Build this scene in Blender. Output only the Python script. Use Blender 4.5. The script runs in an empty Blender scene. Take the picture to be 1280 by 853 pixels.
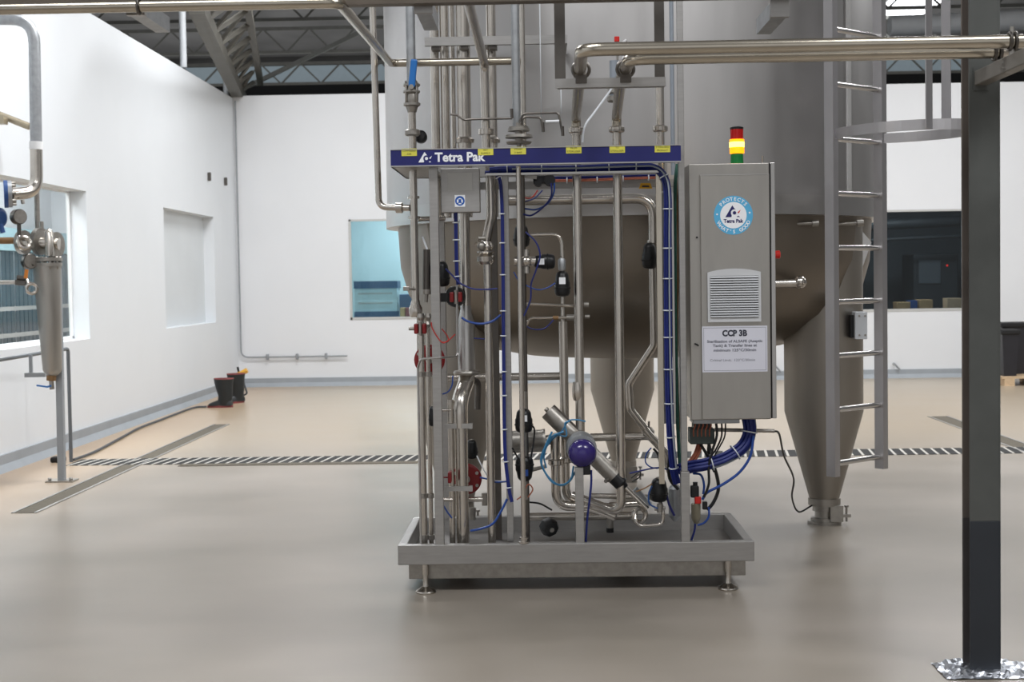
import bpy, bmesh, math, random
from mathutils import Vector, Matrix
random.seed(7)
S = bpy.context.scene
COL = S.collection
V = Vector
PI = math.pi

# ------------------------------------------------------------------ camera
F = 1800.0
EYE = V((0, 0, 1.55))
_d = V((35, 75.5, -F)).normalized()                       # room depth axis (+Y) seen by the lens
_n = V((-.0155, 1, (75.5 - .0155*35)/F)).normalized()      # world up seen by the lens
_x = _d.cross(_n).normalized()
ROT = Matrix((_x, _d, _n))                                # world <- camera

def ray(px, py):
    return ROT @ V((px-640, 426.5-py, -F))
def P(px, py, Y):
    r = ray(px, py); return EYE + r*(Y/r.y)
def PXo(px, py, X):
    r = ray(px, py); return EYE + r*(X/r.x)
def G(px, py, z=0.0):
    r = ray(px, py); return EYE + r*((z-EYE.z)/r.z)
def m(px, Y):
    return px*Y/F

cam_d = bpy.data.cameras.new('camera')
cam = bpy.data.objects.new('camera', cam_d); COL.objects.link(cam)
cam_d.sensor_width = 22.3; cam_d.sensor_fit = 'HORIZONTAL'
cam_d.lens = F/1280*22.3
cam.matrix_world = Matrix.Translation(EYE) @ ROT.to_4x4()
cam_d.clip_start = .05; cam_d.clip_end = 200
cam_d.dof.use_dof = True; cam_d.dof.focus_distance = 7.25; cam_d.dof.aperture_fstop = 3.2
S.camera = cam

# ------------------------------------------------------------------ materials
def mat(name, col, rough=.5, metal=0, noise=0, nscale=6, stretch=(1,1,1), bump=0, emit=None, es=1, spec=.5, coat=0, rvar=0):
    mt = bpy.data.materials.new(name); mt.use_nodes = True
    nt = mt.node_tree; b = nt.nodes['Principled BSDF']
    c = (*[pow(max(v,0)/255, 2.2) for v in col], 1)
    b.inputs['Base Color'].default_value = c
    b.inputs['Roughness'].default_value = rough
    b.inputs['Metallic'].default_value = metal
    b.inputs['Specular IOR Level'].default_value = spec
    b.inputs['Coat Weight'].default_value = coat
    if emit:
        b.inputs['Emission Color'].default_value = (*[pow(v/255, 2.2) for v in emit], 1)
        b.inputs['Emission Strength'].default_value = es
    tc = nt.nodes.new('ShaderNodeTexCoord'); mp = nt.nodes.new('ShaderNodeMapping')
    mp.inputs['Scale'].default_value = stretch
    nz = nt.nodes.new('ShaderNodeTexNoise'); nz.inputs['Scale'].default_value = nscale; nz.inputs['Detail'].default_value = 5
    nt.links.new(tc.outputs['Object'], mp.inputs[0]); nt.links.new(mp.outputs[0], nz.inputs[0])
    a = noise if noise else .04
    rp = nt.nodes.new('ShaderNodeMapRange'); rp.inputs[1].default_value = .3; rp.inputs[2].default_value = .7
    rp.inputs[3].default_value = 1-a; rp.inputs[4].default_value = 1+a
    nt.links.new(nz.outputs[0], rp.inputs[0])
    mx = nt.nodes.new('ShaderNodeMix'); mx.data_type = 'RGBA'; mx.blend_type = 'MULTIPLY'; mx.inputs[0].default_value = 1
    mx.inputs[6].default_value = c
    nt.links.new(rp.outputs[0], mx.inputs[7]); nt.links.new(mx.outputs[2], b.inputs['Base Color'])
    if rvar:
        r2 = nt.nodes.new('ShaderNodeMapRange'); r2.inputs[1].default_value = .3; r2.inputs[2].default_value = .7
        r2.inputs[3].default_value = rough-rvar; r2.inputs[4].default_value = rough+rvar
        nt.links.new(nz.outputs[0], r2.inputs[0]); nt.links.new(r2.outputs[0], b.inputs['Roughness'])
    if bump:
        bp = nt.nodes.new('ShaderNodeBump'); bp.inputs['Strength'].default_value = bump; bp.inputs['Distance'].default_value = .01
        nt.links.new(nz.outputs[0], bp.inputs['Height']); nt.links.new(bp.outputs[0], b.inputs['Normal'])
    return mt

def glass(name, tint, refl=.12, rough=.02):
    mt = bpy.data.materials.new(name); mt.use_nodes = True; nt = mt.node_tree
    nt.nodes.clear()
    o = nt.nodes.new('ShaderNodeOutputMaterial'); t = nt.nodes.new('ShaderNodeBsdfTransparent'); g = nt.nodes.new('ShaderNodeBsdfGlossy')
    t.inputs[0].default_value = (*[pow(v/255, 2.2) for v in tint], 1); g.inputs['Roughness'].default_value = rough
    mx = nt.nodes.new('ShaderNodeMixShader'); fw = nt.nodes.new('ShaderNodeLayerWeight'); fw.inputs[0].default_value = .5; fp = nt.nodes.new('ShaderNodeMath'); fp.operation = 'POWER'; fp.inputs[1].default_value = 4; nt.links.new(fw.outputs['Facing'], fp.inputs[0]); fr = nt.nodes.new('ShaderNodeMath'); fr.operation = 'MULTIPLY'; fr.inputs[1].default_value = .35; nt.links.new(fp.outputs[0], fr.inputs[0])
    ad = nt.nodes.new('ShaderNodeMath'); ad.operation = 'ADD'; ad.use_clamp = True; ad.inputs[1].default_value = refl
    nt.links.new(fr.outputs[0], ad.inputs[0]); nt.links.new(ad.outputs[0], mx.inputs[0])
    nt.links.new(t.outputs[0], mx.inputs[1]); nt.links.new(g.outputs[0], mx.inputs[2]); nt.links.new(mx.outputs[0], o.inputs[0])
    return mt

STEEL = mat('stainless', (196,190,182), .24, 1, .06, 12)
STEELB = mat('stainless_brushed', (168,165,160), .4, .9, .06, 4, (3,3,.7), rvar=.05)
FRAME = mat('frame_steel', (168,166,164), .42, .85, .06, 10, (1,1,8))
SATIN = mat('satin_cast_steel', (160,156,150), .4, .9, .12, 30)
DKSTEEL = mat('dark_steel', (104,100,96), .35, 1, .1, 14)
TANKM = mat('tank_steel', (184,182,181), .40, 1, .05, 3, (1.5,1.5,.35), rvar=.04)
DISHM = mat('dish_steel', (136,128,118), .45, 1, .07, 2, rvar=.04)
LEGM = mat('leg_steel', (160,155,148), .46, 1, .05, 3, (1,1,.5))
BANDM = mat('band_steel', (188,186,184), .32, 1, .03, 4)
GALV = mat('galvanised', (160,163,166), .45, .7, .12, 22)
TAN = mat('tan_pipe', (162,152,132), .35, .7, .08, 12, (.4,4,4))
TANS = mat('tan_stainless', (186,178,164), .24, 1, .06, 10)
BEAMM = mat('rack_brown', (98,90,82), .5, .4, .1, 12)
ALU = mat('aluminium', (190,188,190), .38, .9, .04, 10, (1,1,.4))
RUNG = mat('rung_bright', (214,212,210), .22, 1, .03, 10)
BLACK = mat('black_plastic', (18,19,22), .38, 0, .1, 20)
BLACKR = mat('black_rubber', (20,20,22), .6, 0, .15, 25)
NAVY = mat('navy_enamel', (32,36,100), .4, 0, .04, 6)
BALLM = mat('indigo_plastic', (48,36,104), .22, 0, .08, 8, coat=.3)
BLUEC = mat('blue_cable', (27,40,110), .5, 0, .2, 40, (1,1,.2))
BLUET = mat('blue_tube', (34,70,144), .35, 0, .05, 20)
CYAN = mat('cyan_tube', (62,128,172), .35, 0, .05, 20)
GREENC = mat('green_cable', (62,104,92), .5, 0, .2, 40)
ORANGEC = mat('orange_wire', (160,92,70), .5, 0, .15, 60)
REDC = mat('red_wire', (176,52,44), .5)
RED = mat('red_paint', (122,18,22), .42, 0, .1, 18)
REDB = mat('bright_red', (214,40,30), .35)
BLUEH = mat('blue_handle', (30,104,176), .4, 0, .05)
BLUEV = mat('blue_valve', (36,74,130), .45, 0, .06)
WHITEP = mat('white_paint', (236,237,238), .5)
TIE = mat('white_tie', (224,228,234), .45)
WHITEL = mat('white_vinyl', (238,240,244), .45)
PAPER = mat('paper', (214,215,226), .55, 0, .02, 4)
INK = mat('ink', (58,60,72), .7)
INKG = mat('ink_grey', (120,122,134), .7)
YELLOW = mat('yellow_label', (214,208,84), .5, 0, .03, 8)
YINK = mat('label_ink', (92,92,36), .7)
SKY = mat('sky_blue_vinyl', (86,170,214), .4, 0, .03, 6)
LOGON = mat('logo_navy', (36,36,96), .4)
LOGOR = mat('logo_red', (200,70,60), .4)
SIGNB = mat('sign_blue', (26,84,168), .4)
GREYL = mat('grey_label', (188,188,186), .45, .1)
VENTM = mat('vent_plastic', (200,202,205), .45)
VENTD = mat('slot_shade', (64,66,68), .7)
GAPB = mat('gap_black', (14,12,16), .7)
COLM = mat('column_olive', (80,82,80), .55, .1, .1, 8)
COLL = mat('column_dark', (44,48,54), .5, .05, .08, 8)
RUSTM = mat('rusty_brown', (140,110,78), .55, .5, .2, 20)
OGRIP = mat('orange_grip', (214,130,50), .5)
YGUN = mat('yellow_gun', (220,166,62), .5)
MAROON = mat('maroon_rubber', (128,66,66), .6, 0, .12, 20)
BOOTM = mat('boot_rubber', (34,38,40), .5, 0, .15, 12)
WOOD = mat('pallet_wood', (196,170,138), .7, 0, .15, 14, (1,8,8))
CARD = mat('cardboard', (178,146,104), .75, 0, .1, 10)
BINM = mat('black_bin', (36,36,42), .45, 0, .1, 8)
SKIRT = mat('skirting_grey', (152,158,164), .5, 0, .05, 5)
DRAIN = mat('drain_steel', (104,99,90), .9, 0, .15, 12, (1,6,1), spec=.1)
FOIL = mat('foil', (200,204,212), .36, 1, .1, 20)
TEALW = mat('teal_wall', (186,206,212), .6, 0, .04, 2)
TEALC = mat('teal_strip', (64,82,92), .35, 0, .2, 3, (1,6,.3))
TEALL = mat('teal_light', (160,190,198), .5)
NAVYB = mat('dull_navy', (70,96,128), .5)
PALEW = mat('pale_teal_white', (206,228,232), .5)
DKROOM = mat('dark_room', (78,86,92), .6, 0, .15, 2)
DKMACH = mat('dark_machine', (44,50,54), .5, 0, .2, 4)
HOSEM = mat('grey_hose', (70,74,78), .5)
TRUSS = mat('truss_grey', (120,120,116), .55, .3, .1, 6)
TRUSSD = mat('girder_grey', (92,90,84), .55, .3, .1, 6)
CONDUIT = mat('conduit_white', (200,204,208), .5)
CONDG = mat('conduit_grey', (150,154,158), .5, .3)
PALEC = mat('pale_blue_conduit', (150,158,168), .4, .2)
BOWL = mat('clear_bowl', (128,122,104), .2, 0, .1, 10, spec=.6)
LAMPG = mat('green_lens', (18,104,52), .25, emit=(10,90,40), es=.25)
LAMPR = mat('red_lens', (140,16,12), .22, emit=(150,10,5), es=.35)
LAMPA = mat('amber_lens', (250,150,20), .25, emit=(255,140,10), es=2.2)
LAMPY = mat('amber_core', (255,230,90), .3, emit=(255,235,90), es=5)
REDGLINT = mat('red_glint', (255,60,50), .3, emit=(255,40,30), es=1.5)

# walls
WALLM = mat('white_wall', (222,226,230), .62, 0, .015, 1.2)
WALLB = mat('white_wall_back', (222,224,227), .62, 0, .02, 1.0)
PANEG = mat('frosted_pane', (206,211,214), .3, 0, .03, 1.5)
ROOFM = mat('roof_sheet', (118,118,118), .6, .2, .25, .9, (1,.5,1))
FARM = mat('far_dark', (26,27,29), .8)
FARL = mat('far_glazing', (160,174,182), .5, emit=(150,168,178), es=.22)
SKYL = mat('skylight', (250,252,255), .5, emit=(248,252,255), es=5)

def floor_mat():
    mt = bpy.data.materials.new('epoxy_floor'); mt.use_nodes = True; nt = mt.node_tree; b = nt.nodes['Principled BSDF']
    tc = nt.nodes.new('ShaderNodeTexCoord')
    def nz(scale, st, det=6):
        mp = nt.nodes.new('ShaderNodeMapping'); mp.inputs['Scale'].default_value = st
        n = nt.nodes.new('ShaderNodeTexNoise'); n.inputs['Scale'].default_value = scale; n.inputs['Detail'].default_value = det
        nt.links.new(tc.outputs['Object'], mp.inputs[0]); nt.links.new(mp.outputs[0], n.inputs[0]); return n
    a = nz(.8, (.8, 1.1, 1), 3); c = nz(1.6, (.8, 1.1, 1), 3); d = nz(.35, (1, 1, 1), 2)
    r = nt.nodes.new('ShaderNodeValToRGB')
    r.color_ramp.elements[0].position = .3; r.color_ramp.elements[1].position = .7
    lin = lambda q: (*[pow(v/255, 2.2) for v in q], 1)
    r.color_ramp.elements[0].color = lin((135,127,116)); r.color_ramp.elements[1].color = lin((158,149,139))
    nt.links.new(a.outputs[0], r.inputs[0])
    # warmer, creamier epoxy further down the hall
    sp = nt.nodes.new('ShaderNodeSeparateXYZ'); nt.links.new(tc.outputs['Object'], sp.inputs[0])
    mr = nt.nodes.new('ShaderNodeMapRange'); mr.interpolation_type = 'SMOOTHSTEP'
    mr.inputs[1].default_value = 11.5; mr.inputs[2].default_value = 15
    nt.links.new(sp.outputs[1], mr.inputs[0])
    mx = nt.nodes.new('ShaderNodeMix'); mx.data_type = 'RGBA'; nt.links.new(mr.outputs[0], mx.inputs[0])
    nt.links.new(r.outputs[0], mx.inputs[6]); mx.inputs[7].default_value = lin((170,156,137))
    ml = nt.nodes.new('ShaderNodeMix'); ml.data_type = 'RGBA'; ml.blend_type = 'MULTIPLY'; ml.inputs[0].default_value = 1
    m2 = nt.nodes.new('ShaderNodeMapRange'); m2.inputs[1].default_value = .15; m2.inputs[2].default_value = .85; m2.inputs[3].default_value = .95; m2.inputs[4].default_value = 1.04
    nt.links.new(c.outputs[0], m2.inputs[0]); nt.links.new(mx.outputs[2], ml.inputs[6]); nt.links.new(m2.outputs[0], ml.inputs[7])
    # orange tinge by the left wall
    mo = nt.nodes.new('ShaderNodeMapRange'); mo.interpolation_type = 'SMOOTHSTEP'; mo.inputs[1].default_value = -3.0; mo.inputs[2].default_value = -4.5
    nt.links.new(sp.outputs[0], mo.inputs[0])
    m5 = nt.nodes.new('ShaderNodeMath'); m5.operation = 'MULTIPLY'; m5.inputs[1].default_value = .6; nt.links.new(mo.outputs[0], m5.inputs[0])
    m6 = nt.nodes.new('ShaderNodeMix'); m6.data_type = 'RGBA'; nt.links.new(m5.outputs[0], m6.inputs[0])
    nt.links.new(ml.outputs[2], m6.inputs[6]); m6.inputs[7].default_value = lin((190,160,128))
    nt.links.new(m6.outputs[2], b.inputs['Base Color'])
    rr = nt.nodes.new('ShaderNodeMapRange'); rr.inputs[1].default_value = .15; rr.inputs[2].default_value = .85; rr.inputs[3].default_value = .27; rr.inputs[4].default_value = .33
    nt.links.new(c.outputs[0], rr.inputs[0]); nt.links.new(rr.outputs[0], b.inputs['Roughness'])
    b.inputs['Specular IOR Level'].default_value = .45
    return mt
FLOORM = floor_mat()

def stripe_mat():
    mt = bpy.data.materials.new('hatched_tape'); mt.use_nodes = True; nt = mt.node_tree; b = nt.nodes['Principled BSDF']
    tc = nt.nodes.new('ShaderNodeTexCoord'); sp = nt.nodes.new('ShaderNodeSeparateXYZ'); nt.links.new(tc.outputs['Object'], sp.inputs[0])
    k = nt.nodes.new('ShaderNodeMath'); k.operation = 'MULTIPLY_ADD'; k.inputs[1].default_value = -.12
    nt.links.new(sp.outputs[1], k.inputs[0]); nt.links.new(sp.outputs[0], k.inputs[2])
    q = nt.nodes.new('ShaderNodeMath'); q.operation = 'PINGPONG'; q.inputs[1].default_value = .046; nt.links.new(k.outputs[0], q.inputs[0])
    g = nt.nodes.new('ShaderNodeMath'); g.operation = 'GREATER_THAN'; g.inputs[1].default_value = .011; nt.links.new(q.outputs[0], g.inputs[0])
    mx = nt.nodes.new('ShaderNodeMix'); mx.data_type = 'RGBA'; nt.links.new(g.outputs[0], mx.inputs[0])
    mx.inputs[6].default_value = (.5, .48, .44, 1); mx.inputs[7].default_value = (.055, .055, .055, 1)
    nt.links.new(mx.outputs[2], b.inputs['Base Color']); b.inputs['Roughness'].default_value = .9; b.inputs['Specular IOR Level'].default_value = .1
    return mt
STRIPE = stripe_mat()

# ------------------------------------------------------------------ mesh tools
def fil(pts, r, n=7):
    pts = [V(p) for p in pts]
    if len(pts) < 3 or r <= 0: return pts
    out = [pts[0]]
    for i in range(1, len(pts)-1):
        a, b, c = pts[i-1], pts[i], pts[i+1]
        u = a-b; w = c-b; lu, lw = u.length, w.length
        if lu < 1e-6 or lw < 1e-6: continue
        u /= lu; w /= lw
        ang = math.acos(max(-1, min(1, u.dot(w))))
        if ang > 3.1: out.append(b); continue
        d = min(r/math.tan(ang/2), .49*lu, .49*lw)
        p0 = b+u*d; p2 = b+w*d
        for k in range(n+1):
            t = k/n; out.append(p0*(1-t)**2 + b*2*t*(1-t) + p2*t*t)
    out.append(pts[-1]); return out
def spl(pts, n=8):
    pts = [V(p) for p in pts]; q = [pts[0]*2-pts[1]] + pts + [pts[-1]*2-pts[-2]]; out = []
    for i in range(1, len(q)-2):
        for k in range(n):
            t = k/n; a, b, c, d = q[i-1:i+3]
            out.append(.5*((2*b)+(c-a)*t+(2*a-5*b+4*c-d)*t*t+(3*b-a-3*c+d)*t**3))
    out.append(pts[-1]); return out

class MB:
    def __init__(s): s.bm = bmesh.new()
    def face(s, vs, sm=False):
        try: f = s.bm.faces.new(vs)
        except ValueError: return
        f.smooth = sm
    def bx(s, x0, x1, y0, y1, z0, z1, bev=0, M=None):
        t = bmesh.new()
        vs = [t.verts.new((x, y, z)) for x in (x0, x1) for y in (y0, y1) for z in (z0, z1)]
        for q in ((0,1,3,2), (4,6,7,5), (0,4,5,1), (2,3,7,6), (0,2,6,4), (1,5,7,3)): t.faces.new([vs[i] for i in q])
        if bev: bmesh.ops.bevel(t, geom=t.edges[:], offset=bev, segments=2, affect='EDGES', profile=.5)
        if M: t.transform(M)
        s.merge(t); return s
    def merge(s, t):
        t.verts.index_update(); mp = [s.bm.verts.new(v.co) for v in t.verts]
        for f in t.faces: s.face([mp[v.index] for v in f.verts], f.smooth)
        t.free()
    def bar(s, p0, p1, w, h, up=(0,0,1), bev=0):
        p0, p1 = V(p0), V(p1); d = p1-p0; L = d.length; d /= L; up = V(up)
        x = d.cross(up)
        if x.length < 1e-4: x = d.cross(V((0,1,0)))
        x.normalize(); z = x.cross(d)
        M = Matrix((x, d, z)).transposed().to_4x4(); M.translation = p0
        return s.bx(-w/2, w/2, 0, L, -h/2, h/2, bev, M)
    def sweep(s, pts, r, n=12, caps=True, closed=False):
        pts = [V(p) for p in pts]; q = [pts[0]]
        for p in pts[1:]:
            if (p-q[-1]).length > 1e-5: q.append(p)
        pts = q; N = len(pts); rs = r if isinstance(r, (list, tuple)) else [r]*N
        if len(rs) != N: rs = [rs[0] + (rs[-1]-rs[0])*i/(N-1) for i in range(N)]
        T = []
        for i in range(N):
            if closed: t = pts[(i+1) % N]-pts[i-1]
            else: t = pts[min(i+1, N-1)]-pts[max(i-1, 0)]
            T.append(t.normalized())
        a = V((0,0,1)) if abs(T[0].z) < .9 else V((1,0,0))
        u = T[0].cross(a).normalized(); rings = []
        for i in range(N):
            if i:
                u = u - T[i]*u.dot(T[i])
                if u.length < 1e-6: u = T[i].orthogonal()
                u.normalize()
            w = T[i].cross(u)
            rings.append([s.bm.verts.new(pts[i] + (u*math.cos(2*PI*k/n) + w*math.sin(2*PI*k/n))*rs[i]) for k in range(n)])
        for i in range(N if closed else N-1):
            A, B = rings[i], rings[(i+1) % N]
            for k in range(n): s.face([A[k], A[(k+1) % n], B[(k+1) % n], B[k]], True)
        if caps and not closed: s.face(rings[0][::-1]); s.face(rings[-1])
        return s
    def tube(s, pts, r, fr=0, n=12): return s.sweep(fil(pts, fr), r, n)
    def cyl(s, p0, p1, r0, r1=None, n=16): return s.lathe(p0, V(p1)-V(p0), [(0, r0), (1, r0 if r1 is None else r1)], n, True)
    def lathe(s, o, axis, prof, n=20, unit=False, cap=True):
        o, axis = V(o), V(axis); L = axis.length; d = axis/L
        a = V((0,0,1)) if abs(d.z) < .9 else V((1,0,0))
        u = d.cross(a).normalized(); w = d.cross(u); k_ = L if unit else 1; rings = []
        for t, r in prof:
            c = o + d*(t*k_); r = max(r, 1e-5)
            rings.append([s.bm.verts.new(c + (u*math.cos(2*PI*k/n) + w*math.sin(2*PI*k/n))*r) for k in range(n)])
        for A, B in zip(rings, rings[1:]):
            for k in range(n): s.face([A[k], A[(k+1) % n], B[(k+1) % n], B[k]], True)
        if cap: s.face(rings[0][::-1]); s.face(rings[-1])
        return s
    def sph(s, c, r, sc=(1,1,1), n=16):
        t = bmesh.new(); bmesh.ops.create_uvsphere(t, u_segments=n, v_segments=n//2+2, radius=r)
        for f in t.faces: f.smooth = True
        t.transform(Matrix.Translation(c) @ Matrix.Diagonal((*sc, 1))); s.merge(t); return s
    def torus(s, c, axis, R, r, n=24, k=8):
        axis = V(axis).normalized(); u = axis.orthogonal().normalized(); w = axis.cross(u); c = V(c)
        return s.sweep([c + (u*math.cos(2*PI*i/n) + w*math.sin(2*PI*i/n))*R for i in range(n)], r, k, closed=True)
    def prism(s, poly, ext):
        ext = V(ext); A = [s.bm.verts.new(p) for p in poly]; B = [s.bm.verts.new(V(p)+ext) for p in poly]; n = len(A)
        s.face(A[::-1]); s.face(B)
        for i in range(n): s.face([A[i], A[(i+1) % n], B[(i+1) % n], B[i]])
        return s

ORG = {}
def finish(mb, name, material, origin):
    bm = mb.bm
    bmesh.ops.recalc_face_normals(bm, faces=bm.faces[:])
    for e in bm.edges:
        if len(e.link_faces) == 2 and e.calc_face_angle(0) > .6: e.smooth = False
    me = bpy.data.meshes.new(name); bm.transform(Matrix.Translation(-V(origin))); bm.to_mesh(me); bm.free()
    me.materials.append(material)
    o = bpy.data.objects.new(name, me); COL.objects.link(o); return o
def tag(o, label=None, cat=None, group=None, kind=None):
    if label: o['label'] = label
    if cat: o['category'] = cat
    if group: o['group'] = group
    if kind: o['kind'] = kind
    return o
def thing(name, label, cat, loc, group=None):
    o = bpy.data.objects.new(name, None); COL.objects.link(o); o.location = V(loc); o.empty_display_size = .1
    ORG[o.name] = V(loc); return tag(o, label, cat, group)
def part(mb, name, material, parent, label=None):
    o = finish(mb, name, material, ORG[parent.name]); o.parent = parent; ORG[o.name] = ORG[parent.name]
    return tag(o, label)
def solo(mb, name, material, label, cat, group=None, kind=None):
    bm = mb.bm; xs = [v.co for v in bm.verts]
    lo = V((min(c.x for c in xs), min(c.y for c in xs), min(c.z for c in xs))); hi = V((max(c.x for c in xs), max(c.y for c in xs), max(c.z for c in xs)))
    org = V(((lo.x+hi.x)/2, (lo.y+hi.y)/2, lo.z))
    o = finish(mb, name, material, org); o.location = org; ORG[o.name] = org
    return tag(o, label, cat, group, kind)
def struct(mb, name, material, parent=None):
    o = finish(mb, name, material, (0,0,0)); ORG[o.name] = V((0,0,0))
    if parent: o.parent = parent
    else: o['kind'] = 'structure'
    return o
def text_bm(mb, s, c, h=None, w=None, bold=0, rot=0, right=None, align='CENTER'):
    """lettering standing in the XZ plane, facing -Y, centred on c; h = cap height, w = full width"""
    cu = bpy.data.curves.new('t', 'FONT'); cu.body = s; cu.align_x = align; cu.size = 1; cu.offset = bold; cu.extrude = .01; cu.resolution_u = 3
    ob = bpy.data.objects.new('t', cu); COL.objects.link(ob)
    dg = bpy.context.evaluated_depsgraph_get(); me = bpy.data.meshes.new_from_object(ob.evaluated_get(dg))
    t = bmesh.new(); t.from_mesh(me); bpy.data.objects.remove(ob); bpy.data.curves.remove(cu); bpy.data.meshes.remove(me)
    if not t.verts: t.free(); return
    x0 = min(v.co.x for v in t.verts); x1 = max(v.co.x for v in t.verts)
    k = h/.7 if h else w/(x1-x0); kx = w/(x1-x0) if w else k
    cx = (x0+x1)/2
    ca, sa = math.cos(rot), math.sin(rot)
    for v in t.verts:
        x = (v.co.x-cx)*kx; z = (v.co.y-.35)*k; y = v.co.z*.03
        v.co = V((c[0] + x*ca - z*sa, c[1] - y - .0004, c[2] + x*sa + z*ca))
    mb.merge(t)
def vline(px, py, Y, z0, z1):
    p = P(px, py, Y); return V((p.x, p.y, z0)), V((p.x, p.y, z1))
def zz(px, py, Y): return P(px, py, Y).z

# ------------------------------------------------------------------ room shell
XL = -4.6; YB = 21.8; ZT = 4.38
struct(MB().bx(-9, 16, -8, 46, -.1, 0), 'floor', FLOORM)
w = MB()
def wall_x(mb, x0, x1, ya, yb, za, zb, holes):          # wall along Y with holes (y0,y1,z0,z1) in order
    y = ya
    for (a, b, c, d) in holes:
        mb.bx(x0, x1, y, a, za, zb); mb.bx(x0, x1, a, b, za, c); mb.bx(x0, x1, a, b, d, zb); y = b
    mb.bx(x0, x1, y, yb, za, zb)
def wall_y(mb, y0, y1, xa, xb, za, zb, holes):
    x = xa
    for (a, b, c, d) in holes:
        mb.bx(x, a, y0, y1, za, zb); mb.bx(a, b, y0, y1, za, c); mb.bx(a, b, y0, y1, d, zb); x = b
    mb.bx(x, xb, y0, y1, za, zb)
h1 = (9.4, 14.6, 1.03, 2.53); h2 = (PXo(206, 335, XL).y, PXo(268.5, 335, XL).y, 1.03, 2.52)
wall_x(w, XL-.2, XL, -3, YB+.2, 0, ZT, [h1, h2]); struct(w, 'wall_left', WALLM)
xa = P(437, 335, YB).x; xb = P(575, 335, YB).x; xc = P(1045, 325, YB).x; xd = P(1207, 325, YB).x
w = MB(); wall_y(w, YB, YB+.2, XL, 14, 0, ZT+.03, [(xa, xb, 1.02, 2.51), (xc, xd, 1.02, 2.52)]); struct(w, 'wall_back', WALLB)
b = MB().bx(XL, XL+.025, -3, YB, 0, .14); b.prism([(XL+.025, -3, 0), (XL+.025, YB, 0), (XL+.025, YB, .05)][:0] or [(XL+.025, -3, 0), (XL+.07, -3, 0), (XL+.025, -3, .06)], (0, YB+3, 0))
struct(b, 'baseboard_left', SKIRT)
b = MB().bx(XL, 14, YB-.025, YB, 0, .13); b.prism([(XL, YB-.025, 0), (XL, YB-.07, 0), (XL, YB-.025, .06)], (14-XL, 0, 0)); struct(b, 'baseboard_back', SKIRT)
# left room 1 window: clear glass, next room behind it
GL = glass('clear_glass', (242,245,245), .0)
w1 = struct(MB().bx(XL-.19, XL-.18, h1[0], h1[1], h1[2], h1[3]), 'window_1', GL)
w1f = MB()
for a in ((h1[0], h1[0]+.03, h1[2], h1[3]), (h1[1]-.03, h1[1], h1[2], h1[3]), (h1[0], h1[1], h1[2], h1[2]+.03), (h1[0], h1[1], h1[3]-.02, h1[3])):
    w1f.bx(XL-.2, XL-.165, *a)
struct(w1f, 'window_frame', WHITEP, w1)
w2 = struct(MB().bx(XL-.165, XL-.15, *h2), 'window_2', PANEG)
w3 = struct(MB().bx(xa, xb, YB+.02, YB+.028, 1.02, 2.51), 'window_3', glass('teal_glass', (228,242,245), .03))
f3 = MB()
for q in ((xa-.005, xa+.03, 1.0, 2.52), (xb-.03, xb+.005, 1.0, 2.52), (xa, xb, 1.0, 1.035), (xa, xb, 2.49, 2.52)): f3.bx(q[0], q[1], YB-.008, YB+.05, q[2], q[3])
struct(f3, 'window_frame', GREYL, w3)
w4 = struct(MB().bx(xc, xd, YB+.05, YB+.058, 1.02, 2.52), 'window_4', glass('smoked_glass', (206,214,218), .02))
f4 = MB()
for q in ((xc-.005, xc+.03, 1.0, 2.53), (xd-.02, xd+.005, 1.0, 2.53), (xc, xd, 1.0, 1.04), (xc, xd, 2.5, 2.53)): f4.bx(q[0], q[1], YB-.006, YB+.08, q[2], q[3])
struct(f4, 'window_frame', GREYL, w4)
# rooms beyond the windows
struct(MB().bx(-7.2, -7.1, 6, 21, 0, 4.3).bx(-7.2, XL-.2, 20.9, 21, 0, 4.3).bx(-7.2, XL-.2, 6, 21, 4.2, 4.3), 'wall_next_room', WALLB)
struct(MB().bx(xa-1.5, xb+1.2, 25, 25.1, 0, 3.4).bx(xa-1.5, xa-1.4, YB+.2, 25, 0, 3.4).bx(xb+1.1, xb+1.2, YB+.2, 25, 0, 3.4), 'wall_office', TEALW)
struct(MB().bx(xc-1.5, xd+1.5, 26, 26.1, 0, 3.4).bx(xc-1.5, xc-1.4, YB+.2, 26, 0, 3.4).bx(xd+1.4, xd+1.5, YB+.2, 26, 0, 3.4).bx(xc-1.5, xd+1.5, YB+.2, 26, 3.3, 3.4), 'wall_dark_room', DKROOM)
# strip curtain behind window 1
t = thing('strip_curtain', 'dark teal strip curtain seen through the nearest left wall window', 'curtain', (-6.6, 15, 0))
c = MB()
y = 10.5
while y < 20.4:
    c.bx(-6.62 + random.uniform(-.02, .02), -6.6, y, y+.12, .2, 2.2); y += .15
part(c, 'strip', TEALC, t)
part(MB().bx(-6.66, -6.5, 10.4, 20.5, 2.02, 2.3), 'head_panel', TEALL, t)
part(MB().bx(-6.56, -6.52, 10.4, 20.5, 1.28, 1.33).bx(-6.56, -6.52, 10.4, 20.5, .95, 1.0), 'rail', GREYL, t)
part(MB().bx(-6.64, -6.55, 10.4, 20.5, 0, .2), 'base', DKMACH, t)
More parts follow.
